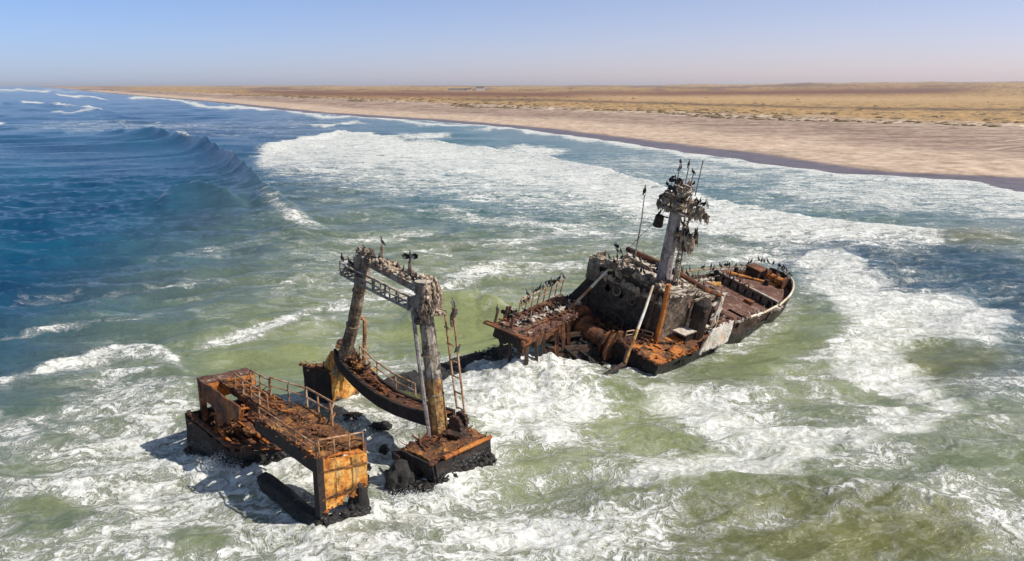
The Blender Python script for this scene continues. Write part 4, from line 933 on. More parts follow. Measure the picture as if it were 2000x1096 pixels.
# rail pipe along the bulwark top
b = MB(); ra = []
for k in range(40):
    t = .235 + .36 * k / 39; p = interp_out(t); ra.append(F(p.x, p.y, float(bulw(p.x, .4)) + .22 + .04 * math.sin(k)))
b.tube(ra, .10, 7); rl = b.build('bulwark_rail', M['pole'], fw, label='pale rail pipe along the starboard bulwark')
for k in range(0, 40, 3):
    MB().tube([ra[k], ra[k] - FC * .35], .06, 5).build('post', M['rail'], rl)
b = MB(); ra2 = []
for k in range(24):
    t = .64 + .30 * k / 23; p = interp_out(t); ra2.append(F(p.x, p.y, .95))
b.tube(ra2, .07, 6); rl = b.build('bulwark_rail', M['rail'], fw)
for k in range(0, 24, 2): MB().tube([ra2[k], ra2[k] - FC * .6], .05, 5).build('post', M['rail'], rl)
def deck_cap(name, a0, a1, c, mat, seed, dent=.07, n=24, m=12, hole=None):
    """deck clipped to the plan outline between two stations"""
    sb = sorted([(p[0], p[1]) for p in [interp_out(i / 300) for i in range(180)] if True], key=lambda q: q[0])
    def edge(a, star):
        best = None
        for i in range(300):
            p, q = interp_out(i / 300), interp_out((i + 1) / 300)
            if (p.x - a) * (q.x - a) <= 0 and p.x != q.x:
                y = p.y + (q.y - p.y) * (a - p.x) / (q.x - p.x)
                if star and (best is None or y > best): best = y
                if not star and (best is None or y < best): best = y
        return best
    vs = []
    for i in range(n + 1):
        a = a0 + (a1 - a0) * i / n; s1 = edge(a, True) - .12; s0 = edge(a, False) + .12
        for j in range(m + 1):
            bb = s0 + (s1 - s0) * j / m; w3 = F(a, bb, c); vs.append(w3 + FC * (mnoise.noise(w3 * .7 + Vector((seed, 0, 0))) * dent * 1.5))
    fs = [(i * (m + 1) + j, (i + 1) * (m + 1) + j, (i + 1) * (m + 1) + j + 1, i * (m + 1) + j + 1) for i in range(n) for j in range(m)
          if not (hole and hole(a0 + (a1 - a0) * (i + .5) / n, j / m))]
    return MB().add(vs, fs).build(name, mat, fw)
deck_cap('well_deck', 9.2, 21.6, 0.0, M['deck'], 3, hole=lambda a, v: mnoise.noise(Vector((a * .8, v * 6, 2))) > .5)
deck_cap('forecastle_deck', 21.6, 29.0, .72, M['deck'], 4)
deck_cap('side_deck', 5.0, 9.2, -.02, M['brown'], 5)
# orange plated afterdeck on the starboard quarter, plate by plate
for i in range(4):
    for j in range(3):
        a0, b0 = -.35 + i * 1.38, -3.3 + j * 1.23
        jz = rnd.uniform(-.04, .04)
        MB().plate([F(a0, b0, jz), F(a0 + 1.35, b0, jz), F(a0 + 1.35, b0 + 1.2, -jz), F(a0, b0 + 1.2, jz)], 7, 6, .08, .05, seed=70 + i * 3 + j,
                   hole=(lambda u, v, i=i, j=j: mnoise.noise(Vector((u * 4 + i * 3, v * 4 + j * 5, 1))) > .40)).build('deck_plate', M['walk'] if (i + j) % 2 else M['orange'], fw)
b = MB(); b.plate([F(-.3, -4.0, -.12), F(-.35, .35, -.12), F(-.1, .3, -3), F(0, -4.0, -3)], 14, 10, .15, .2, seed=81, rag=.18, ragside='t'); b.build('torn_bulkhead', M['dark'], fw)
for k in range(6):
    MB().beam(F(-.2 + k * .95, -5.8, -.3), F(-.2 + k * .95, .2, -.12), .14, .26, (0, 0, 1), .03).build('deck_beam', M['brown'], fw)
MB().beam(F(-.55, -3.6, .15), F(1.9, -2.9, .35), .2, .25).build('hatch_coaming', M['hull'], fw)
railing(fw, [(.2, -3.5, .1), (1.6, -3.2, .1), (2.2, -2.3, .1)], .75, F, 4, (.5,), .05, name='fallen_railing')
# lower broken deck and ribs aft of the deckhouse
b = MB(); b.plate([F(-3.5, -10.2, -1.55), F(-3.8, -3.5, -2.0), F(3, -3.2, -1.4), F(3, -10.3, -1.2)], 18, 18, .12, .3, seed=82, hole=lambda u, v: mnoise.noise(Vector((u * 4, v * 4, 8))) > .15, fq=1.1); b.build('lower_deck', M['dark'], fw)
for k in range(7):
    a = -3.2 + k * .95
    MB().beam(F(a, -10.2, -1.2 + rnd.uniform(-.2, .2)), F(a + rnd.uniform(-.5, .5), -4.6, -1.7 + rnd.uniform(-.3, .2)), .2, .25, (0, 0, 1), .05).build('deck_beam', M['dark'], fw)
for (p, q, w_) in (((-4.5, -8.3, -1.3), (-1.2, -6.9, -.8), .3), ((-4.9, -7.4, -1.6), (-1.5, -5.6, -1.25), .26), ((-4.0, -6.5, -1.9), (-.5, -5.0, -1.3), .25), ((-2.2, -9.5, -.6), (.8, -7.2, -.6), .2)):
    MB().beam(F(*p), F(*q), w_, w_, (0, 0, 1), .06).build('fallen_girder', M['hull'], fw)
# winch: barrel with big cheeks, axle athwart
WC = lambda b_, c_, a_=-.1: F(a_, b_, c_)
b = MB(); b.tube([WC(-8.3, -.8), WC(-3.9, -.8)], .72, 18); wn_ = b.build('winch_drum', M['winch'] if 'winch' in M else M['brown'], fw, smooth=False, label='rust brown winch drum below the deckhouse wall')
for (bb, r) in ((-8.1, 1.7), (-7.4, 1.15), (-4.7, 1.15), (-4.0, 1.45)):
    MB().tube([WC(bb - .1, -.8), WC(bb + .1, -.8)], r, 20, .02).build('drum_flange', M['brown'], wn_)
MB().tube([WC(-9.1, -.8), WC(-3.3, -.8)], .22, 10).build('axle', M['hull'], wn_)
for bb in (-9.0, -3.5):
    MB().box([F(-.6, bb - .12, -2.0), F(1.0, bb - .12, -2.0), F(1.0, bb + .12, -2.0), F(-.6, bb + .12, -2.0), F(-.1, bb - .12, -.6), F(.5, bb - .12, -.6), F(.5, bb + .12, -.6), F(-.1, bb + .12, -.6)]).build('winch_bracket', M['hull'], wn_)
# deckhouse ---------------------------------------------------------------
def port(cu, cv, r, asp): return lambda u, v: ((u - cu) * asp) ** 2 + (v - cv) ** 2 < r * r
h1, h2, h3 = port(.22, .62, .07, 1.6), port(.42, .60, .06, 1.6), port(.62, .58, .06, 1.6)
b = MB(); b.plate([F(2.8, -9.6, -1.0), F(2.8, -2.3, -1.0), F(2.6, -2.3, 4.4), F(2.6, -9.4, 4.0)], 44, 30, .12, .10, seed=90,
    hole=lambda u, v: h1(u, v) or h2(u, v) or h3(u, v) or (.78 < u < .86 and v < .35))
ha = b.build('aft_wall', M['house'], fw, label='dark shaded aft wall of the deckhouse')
for cu, cv in ((.22, .62), (.42, .60), (.62, .58)):
    pc = F(2.62, -10.3 + 8.0 * cu, -1.0 + 5.6 * cv); ring = [pc + FB * .40 * math.cos(t * math.pi / 8) + FC * .40 * math.sin(t * math.pi / 8) for t in range(17)]
    MB().tube(ring, .06, 6, cap=False).build('porthole_rim', M['houselit'], ha)
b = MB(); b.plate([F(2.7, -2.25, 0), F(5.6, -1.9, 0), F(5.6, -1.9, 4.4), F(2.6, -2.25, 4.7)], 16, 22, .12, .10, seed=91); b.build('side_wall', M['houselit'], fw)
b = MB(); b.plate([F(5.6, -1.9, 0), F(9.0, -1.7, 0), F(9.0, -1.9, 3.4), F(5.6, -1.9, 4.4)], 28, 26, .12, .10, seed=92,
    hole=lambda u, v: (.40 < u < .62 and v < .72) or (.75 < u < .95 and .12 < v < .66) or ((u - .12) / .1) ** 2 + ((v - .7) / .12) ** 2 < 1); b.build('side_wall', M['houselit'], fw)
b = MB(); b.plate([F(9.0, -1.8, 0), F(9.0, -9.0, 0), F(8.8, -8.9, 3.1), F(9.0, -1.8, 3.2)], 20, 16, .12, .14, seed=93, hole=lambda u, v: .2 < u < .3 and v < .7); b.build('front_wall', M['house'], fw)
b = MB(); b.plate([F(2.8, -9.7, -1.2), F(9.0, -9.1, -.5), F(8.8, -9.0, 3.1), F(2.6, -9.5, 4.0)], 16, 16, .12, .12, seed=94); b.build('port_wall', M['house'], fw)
b = MB(); b.plate([F(2.4, -9.6, 4.0), F(2.4, -2.0, 4.42), F(6.4, -1.6, 4.2), F(6.4, -9.2, 3.9)], 24, 14, .14, .14, seed=95, rag=.04, ragside='tb'); b.build('roof', M['guano'], fw)
b = MB(); b.plate([F(6.3, -9.1, 3.6), F(6.3, -1.5, 3.75), F(9.2, -1.5, 3.2), F(9.0, -9.0, 3.1)], 24, 10, .14, .2, seed=96, rag=.06, ragside='t'); b.build('forward_roof', M['guano'], fw)
b = MB(); b.fbox(F, 5.3, 6.4, -8.8, -5.2, 3.9, 4.5, .05); b.build('roof_trunk', M['guano'], fw)
b = MB(); b.tube([F(6.3, -9.3, 4.6), F(6.2, -7.2, 4.75), F(6.2, -5.1, 4.85)], .26, 8, .06); b.build('roof_beam', M['brown'], fw)
b = MB(); b.tube([F(6.4, -3.8, 4.7), F(7.4, -1.9, 4.1), F(9.2, -.9, 3.4)], .22, 8, .08); b.build('roof_beam', M['brown'], fw)
b = MB(); b.plate([F(2.5, -12.0, -1.2), F(2.6, -9.6, -1.2), F(2.6, -9.5, 2.9), F(2.6, -9.7, 2.9)], 8, 12, .12, .08, seed=97); b.build('wing_plate', M['dark'], fw)
# balcony rails under the aft wall
railing(fw, [(2.0, -9.2, -.2), (2.0, -5.6, -.3), (1.8, -5.0, -.4)], 1.0, F, 5, (.5,), .07, M['hull'], name='balcony_railing')
b = MB(); b.plate([F(1.9, -9.3, -.2), F(1.9, -4.8, -.3), F(2.7, -4.8, -.3), F(2.7, -9.3, -.2)], 14, 4, .1, .06, seed=98); b.build('balcony', M['dark'], fw)
b = MB(); b.tube([F(6.9, -1.2, 0), F(6.9, -1.25, 1.5), F(6.85, -1.3, 3.1), F(6.8, -1.35, 3.5)], [.85, .85, .8, .45], 14, .04); tk = b.build('vent_trunk', M['dark'], fw)
MB().tube([F(6.6, -.95, 2.5), F(6.5, -.35, 2.5)], .3, 10).build('vent_mouth', M['hull'], tk)
for (a0, b0, a1, b1, z0, z1) in ((8.3, -1.0, 9.9, -.9, 2.6, 3.6), (8.9, -.9, 9.0, -.7, 0, 3.4), (9.9, -.9, 9.7, -1.0, 0, 3.5), (8.6, -.8, 9.8, -.8, 1.2, 2.2), (9.4, -.7, 9.6, -2.2, 3.5, 3.2)):
    MB().beam(F(a0, b0, z0), F(a1, b1, z1), .2, .14, (0, 0, 1), .05).build('broken_frame', M['white'], fw)
b = MB(); b.plate([F(8.9, -.8, .8), F(9.8, -.8, .9), F(9.8, -.9, 3.3), F(8.9, -.8, 3.2)], 8, 14, .08, .12, seed=150, hole=lambda u, v: mnoise.noise(Vector((u * 3, v * 4, 3))) > .0); b.build('torn_screen', M['white'], fw)
b = MB(); b.plate([F(11, -9.2, .03), F(21, -8.3, .03), F(21, -6.9, .05), F(11, -7.6, .05)], 40, 8, .05, .05, seed=151, rag=.25, ragside='t'); b.build('guano_strip', M['guano'], fw)
# lower ledge of the aft wall, and the pale bridge wing
b = MB(); b.plate([F(2.75, -9.3, 3.1), F(2.7, -2.4, 3.45), F(1.95, -2.6, 3.4), F(2.05, -9.2, 3.05)], 24, 4, .1, .08, seed=152, rag=.2, ragside='t'); b.build('wall_ledge', M['guano'], fw)
b = MB(); b.plate([F(2.3, -10.1, 2.2), F(2.2, -8.9, 2.4), F(2.2, -8.9, 4.7), F(2.3, -10.2, 4.4)], 8, 12, .1, .08, seed=153, rag=.1, ragside='t'); b.plate([F(2.3, -10.1, 2.2), F(4.6, -10.2, 2.4), F(4.6, -10.3, 4.5), F(2.3, -10.2, 4.4)], 12, 12, .1, .08, seed=154, rag=.1, ragside='t'); b.build('bridge_wing', M['houselit'], fw)
# posts, pipes and shelf on the starboard side
MB().tube([F(2.45, -1.95, .0), F(2.4, -2.05, 2.6), F(2.35, -2.3, 5.2)], .22, 8).build('downpipe', M['orange'], fw)
MB().tube([F(2.2, -3.0, -.4), F(2.15, -3.0, 4.6)], .12, 7).build('downpipe', M['hull'], fw)
for (a, bb, h) in ((6.0, -1.55, 3.3), (8.2, -1.45, 3.0), (9.2, -1.3, 3.6), (9.35, -2.6, 3.2), (9.4, -3.8, 3.0)):
    MB().beam(F(a, bb, 0), F(a + rnd.uniform(-.15, .15), bb, h), .22, .16, (1, 0, 0), .04).build('stanchion', M['houselit'], fw)
MB().beam(F(5.8, -1.5, 3.4), F(9.3, -1.2, 3.5), .2, .2, (0, 0, 1), .04).build('awning_beam', M['guano'], fw)
MB().beam(F(9.3, -1.2, 3.5), F(9.5, -4.2, 3.1), .2, .2, (0, 0, 1), .04).build('awning_beam', M['guano'], fw)
b = MB(); b.plate([F(4.3, -1.8, .75), F(8.3, -1.7, .85), F(8.3, -.55, .8), F(4.6, -.7, .75)], 10, 5, .12, .06, seed=99); b.build('side_shelf', M['guano'], fw)
railing(fw, [(6.0, -1.4, .85), (7.6, -1.0, .85)], .75, F, 3, (.5,), .05, M['guano'], name='bent_railing')
b = MB(); b.fbox(F, 5.1, 7.8, -1.6, -.75, 0, .68, .05); b.build('locker', M['dark'], fw)
b = MB(); b.plate([F(5.3, .62, -.5), F(9.6, .70, -.35), F(9.9, .55, 1.75), F(6.8, .45, 1.65)], 22, 12, .12, .08, seed=100, rag=.05, ragside='t'); b.build('bulwark_plate', M['white'], fw, label='white painted bulwark plate bleeding orange rust')
# two boom poles propped against the deckhouse
bm_ = MB().tube([F(2.3, -8.1, 3.85), F(.5, -8.1, 2.55)], [.11, .12], 8).build('boom', M['pole'], fw)
MB().tube([F(.5, -8.1, 2.55), F(-1.9, -8.1, .95)], [.12, .11], 8).build('boom_foot', M['rail'], bm_)
bm_ = MB().tube([F(2.0, -3.4, 4.65), F(.6, -2.7, 3.1), F(-.5, -2.2, 1.9)], [.10, .12, .12], 8).build('boom', M['pole'], fw, label='long pale boom propped against the starboard corner of the deckhouse')
MB().tube([F(-.5, -2.2, 1.9), F(-1.5, -1.75, .9), F(-2.5, -1.3, -.05)], [.125, .12, .10], 8).build('boom_foot', M['leg_o'], bm_)
MB().tube([F(.5, -3.0, -.35), F(-2.4, -1.4, -.25), F(-4.4, -1.6, -.75)], [.22, .2, .15], 8, .08).build('broken_boom', M['hull'], fw)
MB().tube([F(-4.3, -1.55, -.7), F(-5.0, -.9, -1.75)], [.17, .12], 8, .1).build('broken_boom', M['dark'], fw)
# port gallery: platform on legs reaching aft
pg = []
GAL = lambda a, b_: F(a, b_, .75 - .0 * a)
for i in range(5):
    for j in range(2):
        if i == 4 and j == 1: continue
        a0 = -8.6 + i * 1.75; b0 = -9.4 + j * 1.45 - .30 * max(0, i - 1)
        jz = rnd.uniform(-.05, .05)
        MB().plate([F(a0, b0, .8 + jz), F(a0 + 1.7, b0 - .2, .8 + jz), F(a0 + 1.7, b0 + 1.3, .8 - jz), F(a0, b0 + 1.42, .8 + jz)], 7, 6, .1, .07, seed=120 + i * 2 + j,
                   hole=(lambda u, v, i=i, j=j: mnoise.noise(Vector((u * 4 + i * 2, v * 4 + j * 7, 4))) > .38)).build('gallery_plate', M['deck'], fw)
for j, bb in enumerate((-9.5, -6.5)):
    MB().beam(F(-9.0, bb + .2, .6), F(.2 if bb < -8 else -1.6, bb - 1.0, .6), .22, .4, (0, 0, 1), .04).build('gallery_beam', M['brown'], fw)
MB().beam(F(-9.6, -9.9, .85), F(-8.4, -6.2, .85), .5, .12, (0, 0, 1), .04).build('gallery_sill', M['brown'], fw)
b = MB(); b.plate([F(-8.5, -6.5, -.6), F(-3.6, -7.1, -.5), F(-3.6, -7.1, .65), F(-8.5, -6.5, .7)], 20, 8, .1, .12, seed=140, rag=.3, ragside='b'); b.build('gallery_skirt', M['brown'], fw)
b = MB(); b.plate([F(-8.7, -9.5, -.8), F(-8.5, -6.5, -.6), F(-8.5, -6.5, .7), F(-8.7, -9.5, .7)], 14, 8, .1, .10, seed=141, rag=.25, ragside='b'); b.build('gallery_skirt', M['dark'], fw)
for (a, bb) in ((-8.4, -9.2), (-8.5, -8.2), (-8.3, -7.4), (-8.1, -6.7), (-7.2, -6.6), (-6.2, -6.7), (-4.2, -7.1), (-3.4, -7.2), (-2.7, -7.2)):
    top = F(a, bb, .6); MB().beam(top, Vector((top.x + rnd.uniform(-.1, .1), top.y + rnd.uniform(-.1, .1), -.8)), .26, .26, (1, 0, 0), .05).build('gallery_leg', M['hull'] if a < -5 else M['brown'], fw)
railing(fw, [(-6.2, -9.6, .85), (-3.0, -10.2, .85), (.2, -10.8, .85)], 1.25, F, 8, (.55,), .055, name='gallery_railing')
for (a, bb) in ((-9.1, -9.3), (-8.3, -8.3), (-7.8, -9.5), (-7.2, -9.7)):
    MB().tube([F(a, bb, .8), F(a + rnd.uniform(-.1, .1), bb, 1.9 + rnd.uniform(-.3, .3))], .11, 7, .1).build('bollard', M['deck'], fw)
for k in range(14):
    MB().beam(F(rnd.uniform(-8, 1), rnd.uniform(-9.6, -7.2), .95), F(rnd.uniform(-8, 1), rnd.uniform(-9.6, -7.2), 1.0), .12, .1, (0, 0, 1), .03).build('loose_girder', M['brown'], fw) if k < 5 else \
    MB().beam(F(-8 + k * .6, -9.4 - k * .04, .92), F(-7.9 + k * .6, -7.3 - k * .05, .92), .14, .16, (0, 0, 1), .03).build('floor_rib', M['brown'], fw)
# forecastle gear
b = MB(); b.plate([F(21.4, -.5, 0), F(21.9, -8.2, 0), F(21.9, -8.2, .85), F(21.4, -.5, .85)], 34, 4, .12, .06, seed=142, hole=lambda u, v: int(u * 34) % 4 == 0 and v < .8); b.build('forecastle_break', M['houselit'], fw)
MB().tube([F(21.3, -.6, .95), F(21.8, -8.2, .95)], .10, 7).build('break_rail', M['pole'], fw)
b = MB(); b.fbox(F, 25.0, 26.7, -6.4, -4.9, .7, 1.75, .06); hs = b.build('hatch_house', M['dark'], fw, label='small dark hatch house on the forecastle')
b = MB(); b.fbox(F, 24.9, 26.8, -6.5, -4.8, 1.76, 1.9, .03); b.build('lid', M['brown'], hs)
b = MB(); b.tube([F(26.5, -4.5, 1.35), F(26.5, -2.6, 1.35)], .4, 12, .05); ws = b.build('windlass', M['orange'], fw)
for bb in (-4.5, -3.5, -2.6): MB().tube([F(26.5, bb - .09, 1.35), F(26.5, bb + .09, 1.35)], .62, 14, .04).build('chain_wheel', M['brown'], ws)
MB().tube([F(25.0, -3.8, .75), F(25.0, -3.8, 1.35)], .25, 10).build('bollard', M['dark'], fw)
MB().tube([F(24.4, -7.1, .75), F(24.4, -7.1, 1.35)], .22, 10).build('bollard', M['dark'], fw)
MB().beam(F(23.0, -7.2, .95), F(27.0, -2.4, .85), .3, .16, (0, 0, 1), .04).build('foredeck_beam', M['ochre'], fw)
MB().beam(F(12.5, -8.2, .25), F(20.5, -6.6, .25), .35, .3, (0, 0, 1), .05).build('foredeck_beam', M['ochre'], fw)
b = MB(); b.fbox(F, 15.5, 18.6, -7.2, -4.6, 0, .45, .05); hc = b.build('cargo_hatch', M['guano'], fw)
for k in range(4): b = MB(); b.fbox(F, 15.5 + k * .78, 16.22 + k * .78, -7.1, -4.7, .47, .56, .03); b.build('hatch_board', M['deck'], hc)
for k in range(5): MB().lump(F(10.5 + k * .8, -1.0 - .4 * (k % 3), .15), .3, 1, .5, 1.6, k, (1.2, 1, .7)).build('scrap_heap', M['brown'], fw)
# mast -----------------------------------------------------------------------
m0, m1 = F(4.6, -4.1, 4.1), F(3.9, -4.35, 10.55)
b = MB(); b.tube([m0, m0.lerp(m1, .5), m1], [.62, .55, .50], 8); mast = b.build('mast', M['mast'], fw, label='pale leaning mast crowned with nests')
md = (m1 - m0).normalized(); mr = (FB - md * FB.dot(md)).normalized()
b = MB(); b.tube([m0 + mr * .95 + md * .2, m1 + mr * .85], .07, 6); b.tube([m0 + mr * 1.35 + md * .2, m1 + mr * 1.2], .07, 6); ld = b.build('mast_ladder', M['guano'], mast)
for k in range(14):
    t = (k + .5) / 14; p = m0.lerp(m1, t); MB().tube([p + mr * .95, p + mr * 1.32], .05, 5).build('rung', M['guano'], ld) if False else None
b = MB()
for k in range(16):
    p = m0.lerp(m1, (k + .5) / 16); b.tube([p + mr * .9, p + mr * 1.32], .05, 5)
b.build('rungs', M['guano'], mast)
pf = lambda x, y, z: m1 + mr * x + FA * y + md * z
b = MB(); b.box([pf(-1.2, -.9, -.1), pf(1.4, -.9, -.1), pf(1.4, .9, -.1), pf(-1.2, .9, -.1), pf(-1.2, -.9, .1), pf(1.4, -.9, .1), pf(1.4, .9, .1), pf(-1.2, .9, .1)], .05); b.build('crows_nest', M['guano'], mast)
b = MB(); b.box([pf(-.5, -.45, .1), pf(.5, -.45, .1), pf(.5, .45, .1), pf(-.5, .45, .1), pf(-.4, -.4, 2.0), pf(.4, -.4, 2.0), pf(.4, .4, 2.0), pf(-.4, .4, 2.0)], .05); b.build('topmast', M['guano'], mast)
MB().beam(pf(-1.0, 0, 1.1), pf(2.3, .2, .8), .16, .16, (0, 0, 1), .03).build('crosstree', M['guano'], mast)
MB().beam(pf(.4, 0, -1.6), pf(1.9, .1, -1.7), .14, .14, (0, 0, 1), .03).build('crosstree', M['guano'], mast)
MB().beam(pf(-.6, .3, 2.1), pf(1.0, -.3, 2.2), .12, .12).build('crosstree', M['guano'], mast)
for (x, y, z, hgt) in ((-.45, 0, 2.0, 1.6), (.25, .1, 2.1, 1.5), (.9, -.2, 2.1, 1.2), (1.35, 0, 1.6, 2.9)):
    MB().tube([pf(x, y, z), pf(x * 1.05, y, z + hgt)], .045, 5).build('aerial', M['mast'], mast)
b = MB(); b.tube([pf(-1.4, -.1, -1.9), pf(-1.35, -.1, -1.0)], [.42, .36], 12); lamp = b.build('lamp_bucket', M['dark'], mast)
MB().tube([pf(-1.35, -.1, -1.0), pf(-.5, 0, -.9)], .06, 6).build('bracket', M['dark'], lamp)
MB().tube([pf(-1.1, 0, 0), pf(-1.5, -.1, -1.0)], .03, 5).build('stay_wire', M['dark'], mast)
b = MB(); b.tube([F(5.8, -8.0, 4.2), F(5.2, -8.0, 8.0), F(4.6, -8.0, 10.3)], [.09, .06, .045], 6); b.build('whip_aerial', M['mast'], fw)
MB().tube([F(5.5, -9.0, 4.5), pf(-.6, 0, .2)], .025, 4).build('stay_wire', M['dark'], fw)

fringe(fw, F, (-.4, -4, .0), (-.35, .35, .02), 40, .22, M['brown'], 21)
fringe(fw, F, (-.3, .3, .05), (5.2, .45, .05), 40, .18, M['orange'], 22)
fringe(fw, F, (0, -3, .1), (5, -.5, .1), 60, .16, M['brown'], 23, 'loose_scrap')
fringe(fw, F, (-8.6, -9.4, .9), (-.5, -9.6, .9), 80, .22, M['brown'], 24)
fringe(fw, F, (-8.6, -6.6, .8), (-1.7, -7.2, .8), 70, .22, M['deck'], 25)
fringe(fw, F, (-8, -8.3, .95), (0, -8.6, .95), 110, .25, M['guano'], 26, 'loose_scrap')
fringe(fw, F, (-3.5, -9, -1.2), (2.5, -4.5, -1.2), 110, .38, M['dark'], 27, 'rotten_scrap')
fringe(fw, F, (1.4, -9, -.6), (1.6, -4, -.6), 70, .3, M['brown'], 28, 'rotten_scrap')
fringe(fw, F, (5.6, -1.7, .2), (9.0, -.6, .4), 70, .25, M['houselit'], 29, 'loose_scrap')
fringe(fw, F, (2.6, -2.1, 4.3), (9.2, -1.6, 3.3), 80, .28, M['guano'], 30)
fringe(fw, F, (6.3, -8.8, 3.7), (9, -2, 3.4), 130, .3, M['guano'], 31, 'loose_scrap')
fringe(fw, F, (9.3, -1.6, .6), (9.5, -8.5, .4), 90, .35, M['guano'], 32, 'loose_scrap')
fringe(fw, F, (11, -.2, .3), (21, -.3, .3), 110, .28, M['deck'], 33, 'loose_scrap')
fringe(fw, F, (11, -8.6, .2), (21, -7.8, .2), 110, .28, M['guano'], 34, 'loose_scrap')
fringe(fw, F, (21.5, -1, .9), (21.9, -8, .9), 60, .2, M['brown'], 35)
fringe(fw, F, (24, -6.8, .9), (28.4, -3.5, .9), 120, .28, M['brown'], 36, 'loose_scrap')
fringe(fw, F, (10.5, .5, 1.2), (20, .45, 1.25), 70, .2, M['guano'], 37)
fringe(mast, lambda x, y, z: pf(x, y, z), (-.9, -.6, .3), (1.2, -.5, 1.9), 120, .28, M['guano'], 38, 'mast_head_scrap')
for k, (aa, bb) in enumerate(((13, -3), (14.5, -5.4), (12, -6.5), (19.5, -3.2))):
    b = MB(); b.fbox(F, aa, aa + .7, bb, bb + .9, 0, .35, .06); b.build('deck_fitting', M['brown'], fw)

# ------------------------------------------------------------------ nests
def nest_mesh(seed, sq, drip):
    b = MB(); b.lump((0, 0, 0), .5, 3, .45, 2.2, seed, sq)
    r2 = random.Random(seed)
    for k in range(16):
        t = r2.uniform(0, 6.28); e = r2.uniform(-.3, .35); x = Vector((math.cos(t) * .38 * sq[0], math.sin(t) * .38 * sq[1], e * sq[2]))
        y = x * r2.uniform(1.25, 1.7) + Vector((0, 0, -drip * r2.uniform(.1, .8))); b.tube([x, y], r2.uniform(.02, .045), 4)
    me = bpy.data.meshes.new('nest'); me.from_pydata(b.v, [], b.f); me.materials.append(M['nest']); me.update(); return me
NM = [nest_mesh(1, (1, 1, .6), .2), nest_mesh(2, (1.2, .9, .7), .3), nest_mesh(3, (.9, 1.1, .8), .3), nest_mesh(4, (.7, .7, 1.5), .8), nest_mesh(5, (.6, .65, 1.9), 1.0)]
def nest(p, s, k, label, group):
    o = bpy.data.objects.new('bird_nest', NM[k]); COL.objects.link(o); label = label.replace('nest', ('flat nest', 'broad nest', 'chunky nest', 'drooping nest', 'long trailing nest')[k], 1); s *= .8; o.location = p; o.scale = (s, s, s * rnd.uniform(.8, 1.2)); o.rotation_euler = (rnd.uniform(-.2, .2), rnd.uniform(-.2, .2), rnd.uniform(0, 6.28))
    tag(o, label, 'nest', group)
G1 = 'nest of weed on the head beam of the gantry'
for k in range(32):
    t = rnd.random(); bb = -8.9 + 7.6 * t; nest(S(8.1 + rnd.uniform(-.35, .35), bb, 11.8 - 1.05 * t + rnd.uniform(-.1, .15)), rnd.uniform(.45, .95), rnd.randrange(3), G1, 'nests on the head beam of the gantry')
for k in range(17):
    t = rnd.random(); nest(S(7.9 + rnd.uniform(-.6, .7), -1.9 + rnd.uniform(-.9, .7), 8.7 + 2.2 * t), rnd.uniform(.5, 1.0), rnd.randrange(4), 'pale nest around the top of the starboard gantry leg', 'nests round the starboard gantry leg')
for k in range(7):
    nest(S(7.9 + rnd.uniform(-.5, .5), -9.6 + rnd.uniform(0, 1.6), 10.55 + rnd.uniform(0, .3)), rnd.uniform(.5, .9), rnd.randrange(3), 'nest on the catwalk at the port end of the gantry head', 'nests at the port end of the gantry head')
for k in range(3): nest(S(8.87, -.95 + rnd.uniform(-.1, .3), 8.7 + .35 * k), .5, 3, 'ragged nest hanging from the ladder beside the gantry leg', 'nests on the gantry ladder')
for k in range(40):
    nest(F(2.35 + rnd.uniform(-.15, .5), -9.5 + 7.5 * k / 45, 4.2 + .35 * k / 45 + rnd.uniform(-.25, .25)), rnd.uniform(.5, .95), rnd.choice((0, 1, 2, 2, 3)), 'nest on the aft edge of the deckhouse roof', 'nests along the aft roof edge')
for k in range(16): nest(F(2.2 + rnd.uniform(-.1, .3), -9.0 + 6.5 * k / 15, 3.3 + .3 * k / 15), rnd.uniform(.4, .75), rnd.randrange(4), 'nest on the lower ledge of the deckhouse aft wall', 'nests on the lower wall ledge')
for k in range(40):
    nest(F(rnd.uniform(3.2, 6.2), rnd.uniform(-9, -1.8), 4.25 + rnd.uniform(0, .15)), rnd.uniform(.5, 1.0), rnd.randrange(3), 'pale nest on the deckhouse roof near the mast', 'nests on the deckhouse roof')
    if k % 2: COL.objects[-1].location = F(rnd.uniform(6.4, 9), rnd.uniform(-8.8, -1.8), 3.65)
for k in range(44):
    zz = rnd.uniform(-.1, 2.2); wd = 1.3 - .35 * zz
    nest(pf(rnd.uniform(-wd * 1.2, wd * 1.35), rnd.uniform(-.9, .7), zz), rnd.uniform(.45, .85), rnd.randrange(4), 'nest heaped in the lookout platform atop the mast', 'nests at the mast head')
for k in range(10): nest(pf(1.5 + .11 * k, rnd.uniform(-.3, .5), .85 - .06 * k + rnd.uniform(-.5, .2)), rnd.uniform(.5, .8), 3 if k % 2 else 2, 'nest on the starboard crosstree of the mast', 'nests on the crosstree')
for k in range(22): nest(pf(rnd.uniform(.6, 2.1), rnd.uniform(-.3, .4), -1.7 + rnd.uniform(-1.0, .3)), rnd.uniform(.5, .9), rnd.choice((2, 3, 4)), 'nest below the mast head on its right side', 'nests below the mast head')
for k in range(14): nest(pf(1.0 + rnd.uniform(-.1, .25), 0, -1.8 - .33 * k), rnd.uniform(.35, .6), rnd.choice((0, 3)), 'small nest clinging to the mast ladder', 'nests on the mast ladder')

